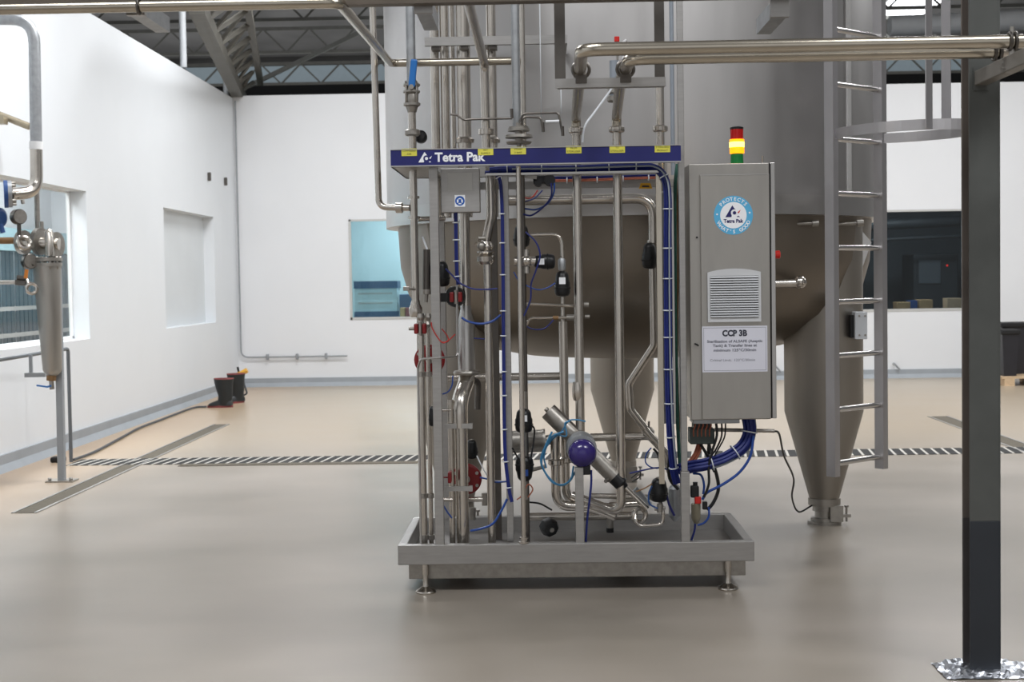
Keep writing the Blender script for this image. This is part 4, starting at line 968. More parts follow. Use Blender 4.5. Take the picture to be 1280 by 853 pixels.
for py in (532, 610):
    z_ = zz(575, py, YF2); part(MB().bx(P(556, py, YF2).x, P(587, py, YF2).x, YF2-.04, YF2-.032, z_-.012, z_+.012).bx(P(587, py, YF2).x, P(591, py, YF2).x, YF2-.045, YF2-.02, z_-.014, z_+.014), 'clamp_bar', FRAME, t)
a, bq = vline(564.5, 600, 7.27, .16, zz(564, 500, 7.27)); solo(MB().cyl(a, bq, .0145), 'slim_drain_pipe', STEEL, 'slim vertical pipe hugging the left of the swept fat pipe', 'pipe')
# pair of small pipes at far left
for (px, r, Y, z0, lb) in ((527.5, .0145, 7.22, .16, 'front slim pipe of the pair at the left end of the tray'), (536.5, .0115, 7.3, .16, 'rear slim pipe of the pair left of the front left post')):
    a, bq = vline(px, 480 if px < 530 else 520, Y, z0, zz(px, 396, Y))
    t = thing('slim_pipe', lb, 'pipe', a, 'slim pipes at the left of the tray')
    part(MB().cyl(a, bq, r), 'run', STEEL, t)
    for py in (468, 620, 672): z_ = zz(px, py, Y); part(MB().lathe((a.x, Y, z_), (0,0,1), [(-.012, r), (-.012, r+.006), (.012, r+.006), (.012, r)], 8), 'nut', SATIN, t)
    part(MB().lathe((a.x, Y, zz(px, 402, Y)), (0,0,1), [(-.03, r), (-.015, .02), (0, .013), (.02, .021), (.04, .016)], 14), 'union', SATIN, t)
t = thing('thin_bent_rod_pipe', 'thin light pipe stepping left across the front left post and down', 'pipe', P(522, 560, 7.09))
part(MB().tube([P(570.5, 270, 7.28), P(572, 446, 7.28), P(560, 447, 7.16), P(552, 447, 7.085), P(526, 449, 7.085), V((P(524, 560, 7.15).x, 7.15, zz(523, 460, 7.15))), V((P(524, 560, 7.15).x, 7.15, .2))], .0058, .03, 10), 'run', BANDM, t)
def red_clamp(px, py, Y, w_, label):
    q = P(px, py, Y); t = thing('red_pipe_clamp', label, 'clamp', q, 'red pipe clamps')
    s_ = m(w_, Y)/2
    for d_ in (-1, 1): part(MB().bx(q.x+d_*s_*.62-s_*.3, q.x+d_*s_*.62+s_*.3, Y-.02, Y+.02, q.z-.026, q.z+.026, .006), 'jaw', REDB if False else RED, t)
    part(MB().cyl((q.x, Y-.01, q.z-.035), (q.x, Y-.01, q.z+.035), .009), 'core', SATIN, t)
    return t, q
tt, q = red_clamp(525.5, 411, 7.2, 17, 'red pipe clamp on the slim pipes left of the front left post'); part(MB().cyl(P(511, 411, 7.2), P(518, 411, 7.2), .009), 'bolt', SATIN, tt)
tt, q = red_clamp(570, 371.5, 7.25, 17, 'red pipe clamp on the black lever right of the front left post')
solo(MB().bar(P(541, 372, 7.3), P(560, 372, 7.3), .02, .045).lathe(P(569, 371, 7.34), (0,-1,0), [(-.03, .05), (.01, .055), (.03, .05)], 20), 'black_lever_valve', BLACK, 'black disc valve with lever behind the right red clamp', 'valve')
for (px, py, Y, r, lb) in ((537, 450, 7.36, .079, 'dark red round handwheel behind the front left post'), (583, 599, 7.5, .081, 'dark red round disc behind the lower swept pipe')):
    q = P(px, py, Y); t = thing('red_disc_valve', lb, 'valve', q, 'dark red disc valves')
    part(MB().lathe(q, (0,-1,0), [(-.02, r*.7), (-.012, r), (.008, r), (.016, r*.85)], 32), 'disc', RED, t)
    c = MB()
    for k in range(6): a = PI/6+k*PI/3; c.cyl(q+V((r*.8*math.cos(a), -.022, r*.8*math.sin(a))), q+V((r*.8*math.cos(a), 0, r*.8*math.sin(a))), .009, n=8)
    part(c, 'bolt', SATIN, t)
    part(MB().cyl(q+V((0,.1,0)), q-V((0,.03,0)), .02), 'hub', SATIN, t)
q = P(562, 597, 7.2); solo(MB().bx(q.x-.008, q.x+.01, 7.18, 7.24, q.z-.028, q.z+.028, .005).cyl(q-V((.03,0,0)), q, .004), 'red_latch', RED, 'small red latch between the front left post and swept pipe', 'latch')
q = P(533.5, 338, 7.3); c = MB().cyl(P(533, 362, 7.3), P(533.5, 312, 7.3), .0205)
t = thing('dark_cylinder', 'dark vertical cylinder just left of the front left post', 'cylinder', P(533, 362, 7.3)); part(c, 'barrel', DKSTEEL, t)
part(MB().cyl(P(533, 368, 7.3), P(533, 362, 7.3), .025).cyl(P(532, 378, 7.3), P(533, 366, 7.3), .011), 'nut', SATIN, t); part(MB().cyl(P(528, 296, 7.3), P(534, 312, 7.3), .005), 'rod', TIE, t)
actuator(P(552, 358, 7.32), (0, -.15, 1), m(31, 7.32), m(10.5, 7.32), 'black actuator peeping out right of the front left post')
actuator(P(541, 533, 7.25), (0, 0, 1), m(25, 7.25), m(5, 7.25), 'small black actuator left of the front left post at mid height')
actuator(P(590, 573, 7.55), (0, -.2, 1), m(24, 7.55), m(7.5, 7.55), 'black actuator above the lower dark red disc')
q = P(508, 361, 7.2); solo(MB().bar(P(504, 361, 7.2), P(512, 361, 7.2), .02, .022, bev=.003).cyl(P(511, 361, 7.2), P(519, 362, 7.22), .006), 'spring_clip', SATIN, 'small grey spring clip sticking out left of the skid pipe', 'clip')
t = thing('return_branch', 'short horizontal branch pipe with nut right of the swept pipe', 'pipe', P(600, 625, 7.5))
part(MB().cyl(P(586, 625, 7.5), P(612, 624, 7.5), .014), 'run', STEEL, t)
part(MB().cyl(P(606.5, 632, 7.5), P(606, 617, 7.5), .018), 'nut', SATIN, t); part(MB().cyl(P(590, 650, 7.5), P(590, 635, 7.5), .02), 'nut', SATIN, t)
solo(MB().cyl(P(552, 513, 7.2), P(563, 513, 7.22), .006).cyl(P(552, 625, 7.2), P(565, 625, 7.22), .011), 'spacer_pin', STEEL, 'steel spacer pins between the front left post and swept pipe', 'pin')

# ---- cables
def bundle(pts, n, R, r, mt, name, label, cat='cable', ties=None, off=0, spread=(1, 1)):
    cp = [V(p) for p in pts]; path = spl(cp, 8); N = len(path); c = MB(); random.seed(n+off)
    T = [(path[min(i+1, N-1)]-path[max(i-1, 0)]).normalized() for i in range(N)]
    offs = [(R*math.sqrt((k+.3)/n)*math.cos(2.4*k), R*math.sqrt((k+.3)/n)*math.sin(2.4*k)) for k in range(n)]
    for (a, bq) in offs:
        q = []
        for i in range(N):
            s_ = T[i].cross(V((0,1,0)));
            if s_.length < 1e-3: s_ = V((1,0,0))
            s_.normalize(); w_ = T[i].cross(s_); q.append(path[i]+s_*a*spread[0]+w_*bq*spread[1])
        c.sweep(q, r, 6)
    t = thing(name, label, cat, path[0]); part(c, 'strands', mt, t)
    if ties:
        L = 0; nxt = ties/2; 
        for i in range(1, N):
            L += (path[i]-path[i-1]).length
            if L > nxt:
                nxt += ties; p_ = path[i]; s_ = T[i].cross(V((0,1,0))).normalized()
                part(MB().torus(p_, T[i], R+r*1.1, .0032, 16, 5), 'cable_tie', TIE, t)
    return t
# tray under the board
zy = zz(700, 218, 7.2)
t = thing('cable_tray', 'flat steel cable tray hanging under the navy board', 'cable tray', (0, 7.22, zy))
part(MB().bx(P(607, 218, 7.2).x, P(822, 216, 7.2).x, 7.13, 7.2, zy-.004, zy), 'floor', BANDM, t)
part(MB().bx(P(607, 218, 7.12).x, P(822, 216, 7.12).x, 7.125, 7.13, zy-.005, zy+.006), 'lip', BANDM, t)
zc_ = zy+.022
bundle([P(612, 214, 7.17), V((P(640, 214, 7.17).x, 7.17, zc_+.002)), V((P(720, 214, 7.17).x, 7.17, zc_)), V((P(795, 212, 7.17).x, 7.17, zc_+.008)), P(818, 210.5, 7.17), P(830, 221, 7.16), P(834.5, 245, 7.15), P(834.5, 300, 7.15), P(835, 400, 7.15), P(836, 480, 7.15), P(838, 540, 7.16), P(842, 585, 7.18), P(846, 604, 7.2)], 10, .016, .0065, BLUEC, 'cable_bundle', 'thick blue cable bundle along the board then down the right side', ties=.16)
bundle([P(640, 211.5, 7.14), P(720, 210.5, 7.14), P(795, 208, 7.14), P(819, 209, 7.14), P(832, 221, 7.13), P(836.5, 245, 7.125), P(836.5, 300, 7.125), P(837, 400, 7.125), P(838.5, 480, 7.125), P(841, 540, 7.13), P(845, 585, 7.15)], 1, .001, .0045, PALEC, 'pale_cable', 'single pale cable running along the front of the thick blue bundle')
bundle([P(606, 216, 7.19), P(620, 218, 7.19), P(626.5, 240, 7.19), P(628.5, 330, 7.19), P(629.5, 450, 7.19), P(631, 560, 7.19), P(636, 610, 7.18), P(640, 628, 7.17)], 4, .008, .0055, BLUEC, 'cable_bundle', 'slim blue cable bundle down the slotted post left of the slim pipe', ties=.155)
bundle([P(569.5, 266, 7.22), P(570, 300, 7.22), P(571, 340, 7.22), P(573, 356, 7.22)], 4, .0085, .006, BLUEC, 'cable_bundle', 'short blue cable bundle below the grey terminal box', ties=.09)
bundle([P(847, 205, 7.2), P(844, 240, 7.2), P(844, 330, 7.2), P(845, 430, 7.2), P(847, 520, 7.2), P(850, 580, 7.22)], 5, .007, .004, GREENC, 'cable_bundle', 'thin dark green cables right of the thick blue bundle')
bundle([P(845, 215, 7.24), P(848, 300, 7.22), P(846.5, 420, 7.22), P(847, 470, 7.22), P(849, 540, 7.24)], 3, .006, .0035, RUSTM, 'cable_bundle', 'thin brown cables beside the right post of the skid')
bundle([P(690, 226, 7.46), P(740, 225, 7.46), P(790, 223, 7.46), P(822, 222, 7.46)], 3, .009, .004, ORANGEC, 'wire_bundle', 'orange and red wires behind the pipes under the cable tray', ties=.14)
bundle([P(690, 223, 7.48), P(740, 222, 7.48), P(822, 220, 7.48)], 4, .008, .0042, BLUEC, 'wire_bundle', 'dark blue wires lying over the orange ones under the cable tray')
t = thing('cable_duct', 'tan vertical duct rail left of the thick blue bundle', 'cable duct', P(824, 600, 7.2))
a, bq = vline(824.5, 350, 7.18, zz(826, 605, 7.18), zz(823, 216, 7.18)); part(MB().bx(a.x-.0135, a.x+.0135, 7.17, 7.2, a.z, bq.z), 'rail', TANS, t)
part(MB().bx(a.x+.015, a.x+.06, 7.19, 7.2, a.z+.3, bq.z-.1), 'back_plate', FRAME, t)
part(MB().bx(a.x+.062, a.x+.072, 7.17, 7.2, a.z+.3, bq.z-.1), 'edge', BANDM, t)
q = P(807, 232.5, 7.5); t = thing('warning_tag', 'yellow warning tag below the wires at the right of the board', 'tag', q)
part(MB().prism([P(798.5, 236, 7.5), P(815.5, 236, 7.5), P(813, 229, 7.5), P(801, 229, 7.5)], (0, .003, 0)), 'plate', mat('warn_yellow', (222,168,40), .5), t)
part(MB().prism([P(802, 234, 7.498), P(812, 234, 7.498), P(811, 232, 7.498), P(803, 232, 7.498)], (0, .001, 0)), 'marking', INK, t)
def tube_line(pts, r, mt, label, name='air_tube', cat='tube', Y=None):
    c = MB().sweep(spl([P(*p) if len(p) == 3 else P(p[0], p[1], Y) for p in pts], 7), r, 8)
    return solo(c, name, mt, label, cat)
tl_ = tube_line
tl_([(693, 229), (692, 242), (684, 255), (670, 262), (656, 261)], .0045, BLUET, 'blue air tube looping left from the solenoid block, outer loop', Y=7.3)
tl_([(689, 229), (689, 245), (680, 258), (665, 269), (654, 268)], .0045, BLUEC, 'dark blue air tube below the outer loop of the solenoid block', Y=7.28)
tl_([(678, 238), (668, 248), (656, 252)], .0035, BLUEC, 'short blue tube from the solenoid block to the slim pipe', Y=7.34)
tl_([(672, 238), (667, 245), (660, 248), (650, 244)], .0035, REDC, 'short red wire under the solenoid block', 'wire', 'wire', 7.36)
tl_([(657, 290), (670, 303), (675, 320), (670, 338), (664, 355), (663, 375), (655, 395)], .0042, BLUEC, 'blue tube winding down past the sideways black actuator', Y=7.24)
tl_([(694, 354), (684, 360), (670, 362), (650, 352), (642, 340)], .0035, BLUET, 'blue tube from the vertical black actuator to the slotted post', Y=7.3)
tl_([(692, 400), (680, 411), (664, 411), (650, 402)], .0035, BLUEC, 'dark blue tube hanging below the lower thin cross pipe', Y=7.4)
tl_([(557, 336), (566, 345), (575, 354), (590, 361), (606, 362), (622, 361)], .0042, BLUEC, 'blue tube from the left black actuator across to the slotted post', Y=7.2)
tl_([(577, 397), (585, 402), (600, 405), (615, 402), (626, 394)], .006, BLUET, 'blue tube from the polished reducer to the slotted post', Y=7.24)
tl_([(592, 423), (606, 424)], .0035, BLUEC, 'short blue tube behind the fat vertical pipe', Y=7.34)
tl_([(553, 493), (560, 490), (565, 482), (566, 470)], .0035, BLUET, 'short blue tube left of the swept pipe top', Y=7.18)
tl_([(539, 403), (541, 412), (552, 428), (560, 426), (569, 418)], .003, REDC, 'thin red wire around the front left post', 'wire', 'wire', 7.09)
tl_([(552, 411), (559, 420), (560, 427), (551, 428)], .003, REDC, 'short red wire loop right of the front left post', 'wire', 'wire', 7.2)
tl_([(588, 664), (602, 661), (616, 655), (626, 640), (634, 624)], .006, BLUET, 'blue hose rising from the tray to the slotted post', 'air_hose', 'hose', 7.18)
tl_([(600, 597), (612, 600), (620, 603), (636, 602)], .0045, BLUET, 'blue tube right of the lower dark red disc', Y=7.3)
tl_([(596, 570), (606, 590), (614, 600), (628, 602)], .0032, TIE, 'thin white tube right of the lower dark red disc', Y=7.32)
tl_([(640, 560), (647, 572), (652, 582)], .004, BLACK, 'short black tube left of the lower stacked actuator', Y=7.16)
tl_([(664, 531), (668, 537), (667, 552), (665, 565), (663, 575)], .0045, BLACK, 'black tube between the two stacked actuators', Y=7.2)
tl_([(553, 630), (559, 640), (565, 648)], .004, BLUET, 'short blue tube low beside the front left post', Y=7.2)
tl_([(646, 625), (652, 620), (660, 606), (666, 612), (660, 622)], .0035, ORANGEC, 'copper wire loop beside the slim pipe near the tray', 'wire', 'wire', 7.2)
tl_([(660, 628), (675, 630), (690, 638)], .005, BLACK, 'black cable above the bright tray pipe', 'cable', 'cable', 7.5)
for i, (pts, r) in enumerate((([(690, 540), (683, 555), (676, 575), (682, 592), (692, 604), (705, 606), (714, 598), (717, 583)], .005), ([(705, 540), (690, 546), (682, 562), (677, 580), (686, 597), (700, 607), (712, 602), (720, 588)], .0045), ([(712, 527), (706, 530), (708, 545), (695, 544), (687, 550), (680, 570), (683, 585)], .004), ([(732, 527), (720, 525), (710, 527), (702, 540), (688, 552), (676, 572)], .004))):
    tl_(pts, r, CYAN, ['outer cyan air tube loop left of the indigo dome', 'inner cyan air tube loop left of the indigo dome', 'cyan tube twisting around the inner U bend pipe', 'cyan tube running left from the pipe above the indigo dome'][i], Y=7.26+.012*i)
tl_([(739, 588), (739, 605), (737, 625), (734, 650), (732, 682)], .0055, BLUEC, 'dark blue cable hanging from the indigo dome to the tray', 'cable', 'cable', 7.14)
tl_([(814, 560), (808, 568), (807, 578), (813, 584), (822, 586)], .0035, BLUET, 'thin blue loop left of the lower right black actuator', Y=7.28)
tl_([(787, 592), (800, 589), (822, 585), (838, 588)], .004, BLUEC, 'blue tube running level to the lower end of the thick bundle', Y=7.24)
tl_([(817, 561), (823, 570), (826, 590), (825, 600)], .006, BLACK, 'black cable down to the lower right actuator', 'cable', 'cable', 7.25)
tl_([(789, 598), (800, 590), (799, 597), (790, 602)], .003, BLACK, 'thin black wire loop by the lower air cylinder', 'wire', 'wire', 7.22)
tl_([(795, 615), (805, 611), (815, 605)], .0035, RUSTM, 'thin brown wire to the lower right actuator', 'wire', 'wire', 7.25)
tl_([(815, 608), (811, 618), (812, 630), (822, 636)], .0045, BLUEV, 'grey blue tube left of the lower right actuator', Y=7.25)
tl_([(832, 612), (836, 630), (843, 645)], .006, NAVY, 'dark blue hose right of the lower right actuator', 'air_hose', 'hose', 7.3)
tl_([(838, 560), (836, 585), (838, 600), (848, 612)], .009, BLACK, 'black cable sleeve at the foot of the thick blue bundle', 'cable', 'cable', 7.24)
q = P(844, 628, 7.4); solo(MB().lathe(P(844, 652, 7.42), (0,0,1), [(0, .01), (.03, .034), (.17, .034), (.19, .02)], 20), 'grey_filter', GALV, 'grey capsule filter behind the right post of the skid', 'filter')

# ------------------------------------------------------------------ control cabinet
YC = 7.12; q0 = P(863, 205, YC); q1 = P(962.5, 522.5, YC)
zc0, zc1 = zz(905, 525, YC), zz(905, 204.5, YC); xk0, xk1 = q0.x, P(962.5, 360, YC).x
xk0 = P(862.5, 360, YC).x
t = CB = thing('control_cabinet', 'tall grey steel control cabinet on the right of the skid', 'cabinet', ((xk0+xk1)/2, YC, zc0))
part(MB().bx(xk0, xk1, YC, YC+.26, zc0, zc1, .004), 'housing', STEELB, t)
part(MB().bx(xk1, xk1+.007, YC+.006, YC+.25, zc0+.004, zc1), 'gap_strip', GAPB, t)  # black strip for the gap beside the housing, its shade put into colour
part(MB().bx(xk1+.007, xk1+.03, YC+.01, YC+.27, zc0+.002, zc1+.002, .003), 'side_panel', BANDM, t)
xd0 = P(876, 360, YC).x; zd1 = zz(905, 218.5, YC)
dr = part(MB().bx(xd0, xk1-.002, YC-.018, YC, zc0+.004, zd1, .003), 'door', STEELB, t)
part(MB().bx(xd0, xk1-.004, YC-.02, YC, zd1-.004, zd1), 'door_lip', BANDM, dr)
yd = YC-.0182
c = MB()
for py in (297, 431): q = P(871, py, YC); c.cyl(q+V((0,0,0)), q-V((0,.008,0)), .005, n=10)
part(c, 'lock', BLACK, t)
q = P(871, 431, YC); part(MB().bar(q-V((.012,.01,-.006)), q-V((-.008,.01,.006)), .006, .008), 'key_lever', BLACK, t)
c = MB(); q = P(966, 205, YC); c.bx(q.x-.014, q.x+.012, YC+.02, YC+.05, q.z-.02, q.z+.004); c.cyl(P(953.5, 204, YC+.1), P(953.5, 195, YC+.1), .005)
part(c, 'top_bracket', SATIN, t)
# knob on the right side
q = P(969, 318.5, YC+.1); part(MB().lathe((xk1+.03, q.y, q.z), (1,0,0), [(0, .014), (.012, .014), (.012, .019), (.034, .021), (.038, .014)], 16), 'red_knob', REDB, t, 'red knob on the right side of the cabinet')
# vent
a = P(884, 340, yd); bq = P(951, 403, yd)
vn = thing('vent_grille', 'pale louvred vent grille on the control cabinet door', 'vent', ((a.x+bq.x)/2, yd, bq.z))
xm = (a.x+bq.x)/2; hw = (bq.x-a.x)/2; zt_ = zz(917, 340.5, yd); zb__ = zz(917, 402.5, yd)
out = [(xm-hw, yd-.0002, zb__), (xm+hw, yd-.0002, zb__)] + [(xm+hw*math.cos(PI*k/10)*1.0, yd-.0002, zt_+.018*(1-math.cos(PI*k/10)**2)) for k in range(11)]
part(MB().prism(out, (0, -.014, 0)), 'frame', VENTM, vn)
sl = MB(); n = 17; z0_, z1_ = zz(917, 397, yd), zz(917, 345, yd)
part(MB().bx(xm-hw*.9, xm+hw*.9, yd-.0155, yd-.014, z0_, z1_), 'slot_shade_sheet', VENTD, vn)  # flat dark sheet; the shade between the slats is put into its colour
for k in range(n):
    z_ = z0_+(z1_-z0_)*(k+.5)/n; h_ = (z1_-z0_)/n
    part(MB().prism([(xm-hw*.9, yd-.015, z_-h_*.1), (xm-hw*.9, yd-.022, z_-h_*.28), (xm-hw*.9, yd-.022, z_-h_*.12), (xm-hw*.9, yd-.015, z_+h_*.42)], (hw*1.8, 0, 0)), 'slat', VENTM, vn)
# paper sign
a = P(877.5, 408, yd); bq = P(959.5, 465.5, yd); yp = yd-.0012
ps = thing('paper_notice', 'white paper notice with CCP 3B heading on the cabinet door', 'sign', ((a.x+bq.x)/2, yp, bq.z))
za_, zb2_ = zz(918, 407.8, yd), zz(918, 465.2, yd)
part(MB().bx(a.x, bq.x, yp, yd, zb2_, za_), 'sheet', PAPER, ps)
c = MB(); e = .007; wl = .0016
for (x0, x1, z0, z1) in ((a.x+e, bq.x-e, za_-e-wl, za_-e), (a.x+e, bq.x-e, zb2_+e, zb2_+e+wl), (a.x+e, a.x+e+wl, zb2_+e, za_-e), (bq.x-e-wl, bq.x-e, zb2_+e, za_-e)): c.bx(x0, x1, yp-.0005, yp, z0, z1)
part(c, 'border', INKG, ps)
xm = (a.x+bq.x)/2
c = MB(); text_bm(c, 'CCP 3B', (xm, yp, zz(918, 416.5, yp)), h=m(7.2, yp), w=m(31, yp), bold=.05); part(c, 'heading', INK, ps)
c = MB()
for s_, py, w_ in (('Sterilization of ALSAFE (Aseptic', 426.7, 69), ('Tank) & Transfer lines at', 432, 55), ('minimum 125°C/30min', 437.8, 53)): text_bm(c, s_, (xm, yp, zz(918, py, yp)), h=m(3.2, yp), w=m(w_, yp), bold=.035)
text_bm(c, 'Critical Limit:  123°C/30min', (xm-m(3, yp), yp, zz(915, 450.3, yp)), h=m(3, yp), w=m(56, yp)); part(c, 'body_text', INKG, ps)
# round sticker
q = P(916.7, 269.2, yd)
rs = thing('round_sticker', 'round sky blue and white sticker on the cabinet door', 'sticker', q)
R = m(24.2, yd); Ri = m(16.4, yd)
part(MB().lathe(q+V((0,.0002,0)), (0,-1,0), [(0, R), (.0014, R)], 48), 'outer_ring', SKY, rs)
part(MB().lathe(q-V((0,.0012,0)), (0,-1,0), [(0, Ri), (.0008, Ri)], 40), 'inner_disc', WHITEL, rs)
yl = q.y-.0021
logo_mark(q.x-.004, yl, q.z+m(5, yl), m(14.5, yl), LOGON, LOGOR, rs, yl)
c = MB(); text_bm(c, 'Tetra Pak', (q.x, yl, q.z-m(7.0, yl)), h=m(4.4, yl), w=m(24.5, yl), bold=.035); part(c, 'lettering', LOGON, rs)
c = MB(); Rt = (R+Ri)/2
for s_, a0, a1, flip in (('PROTECTS', 138, 42, 1), ("WHAT'S GOOD", 210, 334, -1)):
    for k, ch in enumerate(s_):
        if ch == ' ': continue
        an = math.radians(a0+(a1-a0)*k/(len(s_)-1)); rot = an-PI/2 if flip > 0 else an+PI/2
        text_bm(c, ch, (q.x+Rt*math.cos(an), q.y-.0014, q.z+Rt*math.sin(an)), h=m(4.3, yd), bold=.02, rot=rot)
for an in (176, 8): an = math.radians(an); c.lathe((q.x+Rt*math.cos(an), q.y-.0013, q.z+Rt*math.sin(an)), (0,-1,0), [(0, .0045), (.0006, .0045)], 10)
part(c, 'ring_text', WHITEL, rs)
# signal tower
q = P(921.3, 203.5, YC+.1); zb0 = zc1; Yl = YC+.1
t = thing('signal_tower', 'red, lit amber and green signal lamp stack on the cabinet top', 'signal lamp', (q.x, Yl, zb0))
zs = [zc1, zz(921, 192, Yl), zz(921, 174, Yl), zz(921, 162, Yl), zz(921, 158.5, Yl)]; r = m(8.1, Yl)
part(MB().lathe((q.x, Yl, zs[0]), (0,0,1), [(0, r), (.008, r), (zs[1]-zs[0]-.002, r*.95)], 24), 'green_lens', LAMPG, t, 'green lens')
part(MB().lathe((q.x, Yl, zs[1]), (0,0,1), [(0, r*1.12), (zs[2]-zs[1]-.002, r*1.12)], 24), 'amber_lens', LAMPA, t, 'glowing amber lens')
hh_ = zs[2]-zs[1]; c = MB().lathe((q.x, Yl, zs[1]+hh_*.42), (0,0,1), [(0, r*1.12), (.002, r*1.135), (hh_*.34, r*1.135), (hh_*.34+.002, r*1.12)], 24)
part(c, 'glow_band', LAMPY, t)
part(MB().lathe((q.x, Yl, zs[2]), (0,0,1), [(0, r), (zs[3]-zs[2], r)], 24), 'red_lens', LAMPR, t, 'red lens')
part(MB().lathe((q.x, Yl, zs[3]), (0,0,1), [(0, r*1.04), (.01, r*1.04), (zs[4]-zs[3], r*.8)], 24), 'cap', BLACK, t)
# below the cabinet
q0 = P(866, 523, YC+.05); q1 = P(924, 529, YC+.05)
t = thing('gland_plate', 'narrow grey gland plate under the control cabinet', 'plate', ((q0.x+q1.x)/2, YC+.1, q1.z))
part(MB().bx(q0.x, q1.x, YC+.03, YC+.2, q1.z, zc0+.001, .002), 'plate', GALV, t)
q0 = P(862, 536, YC+.1); q1 = P(893, 555, YC+.1)
t = thing('cable_connector_block', 'dark connector block with orange wires below the cabinet', 'connector', ((q0.x+q1.x)/2, YC+.1, q1.z))
part(MB().bx(q0.x, q1.x, YC+.08, YC+.2, q1.z, q0.z, .006), 'body', mat('dark_teal', (66,74,72), .5, .2), t)
part(MB().bx(q0.x+.02, q1.x-.02, YC+.09, YC+.19, q0.z, zc0-.02), 'neck', DKMACH, t)
c = MB()
for k in range(5): px = 868+5*k; c.sweep(spl([P(px, 527, YC+.085), P(px+1, 532, YC+.075), P(px-1, 538, YC+.078), P(px-1, 546, YC+.082)], 5), .0038, 6)
part(c, 'orange_lead', ORANGEC, t)
bundle([P(876, 553, YC+.12), P(872, 566, YC+.12), P(866, 576, YC+.12), P(858, 584, YC+.12)], 5, .014, .006, ORANGEC, 'wire_bundle', 'thick orange wire bundle below the dark connector block')
bundle([P(935, 523, YC+.1), P(936.5, 540, YC+.1), P(928, 558, YC+.09), P(908, 572, YC+.08), P(884, 580, YC+.08), P(862, 584, YC+.09), P(848, 588, YC+.1)], 12, .029, .010, BLUEC, 'cable_bundle', 'thick blue cable bundle curving from the cabinet bottom to the skid', ties=.13)
bundle([P(942, 523, YC+.12), P(943, 540, YC+.11), P(936, 560, YC+.1), P(915, 575, YC+.07), P(890, 584, YC+.06)], 4, .008, .005, PALEC, 'cable_bundle', 'thin pale grey cables along the underside of the curving blue bundle')
for i, pts in enumerate(([(895, 527), (896, 545), (890, 565), (886, 585), (886, 605), (880, 622)], [(907, 527), (906, 545), (900, 558), (893, 570)], [(902, 527), (902, 545), (896, 560), (888, 572)], [(886, 555), (890, 575), (896, 595), (898, 612), (892, 628), (884, 638)], [(876, 556), (882, 566), (888, 578), (893, 590)], [(885, 527), (889, 540), (885, 560), (886, 574)])):
    solo(MB().sweep(spl([P(a, bq, YC+.05+.012*i) for a, bq in pts], 7), (.0065, .004, .0045, .009, .0075, .005)[i], 8), 'black_cable', BLACK, ['long black cable from the gland plate down to the filter regulator', 'rightmost thin black cable curving from under the gland plate', 'thin black cable just left of the rightmost one under the gland plate', 'thick black cable looping right down to the filter regulator', 'short black cable slanting under the dark connector block', 'black cable left of the others under the gland plate'][i], 'cable')
tl_([(942, 545), (938, 570), (925, 590), (905, 605), (884, 616), (878, 625)], .007, BLUET, 'bright blue hose arcing right from the cabinet to the filter regulator', 'air_hose', 'hose', YC+.06)
tl_([(866, 592), (876, 594), (880, 606), (879, 618)], .006, BLUET, 'short blue hose over the top of the filter regulator', 'air_hose', 'hose', YC+.1)
tl_([(886, 634), (886, 646), (880, 654), (872, 657)], .0055, BLUET, 'blue hose bending under the filter regulator into the tray', 'air_hose', 'hose', YC+.08)
tl_([(869, 655), (868, 664), (864, 676)], .0055, BLUEC, 'dark blue tube from the regulator bowl down to the tray', Y=YC+.06)
Yv = YC+.1; q = P(870, 632, Yv)
t = thing('filter_regulator', 'air filter regulator with red button on the right post', 'regulator', P(870, 656, Yv))
a = P(868.5, 622, Yv); part(MB().bx(a.x-.022, a.x+.02, Yv-.02, Yv+.02, a.z, a.z+.06, .006), 'head', BLACK, t)
part(MB().cyl(P(869, 609, Yv), P(869, 603, Yv), .012), 'knob', BLACK, t)
a = P(872, 625, Yv); part(MB().bx(a.x-.016, a.x+.016, Yv-.022, Yv+.02, a.z-.018, a.z+.018, .004), 'red_button', REDB, t, 'red button of the regulator')
part(MB().lathe(P(870, 655, Yv), (0,0,1), [(0, .01), (.015, .018), (.03, .023), (.1, .024), (.105, .018)], 18), 'bowl', BOWL, t)
a = P(881, 632, Yv); part(MB().bx(a.x-.012, a.x+.012, Yv-.015, Yv+.015, a.z-.02, a.z+.02, .004), 'side_port', BLACK, t)
solo(MB().cyl(P(893, 537.5, YC+.2), P(968, 539, YC+.2), .0095), 'support_rod', SATIN, 'thin grey rod sticking out right below the control cabinet', 'rod')
solo(MB().sweep(spl([P(967, 539, YC+.21), P(974, 543, 7.4), P(980, 570, 7.7), P(992, 598, 8.1), P(990, 622, 8.5), P(998, 640, 8.8), V((leg0[0]-.09, leg0[1]-.06, .12))]), .0055, 8), 'foot_cable', BLACK, 'thin black cable hanging from the grey rod to the right tank foot', 'cable')

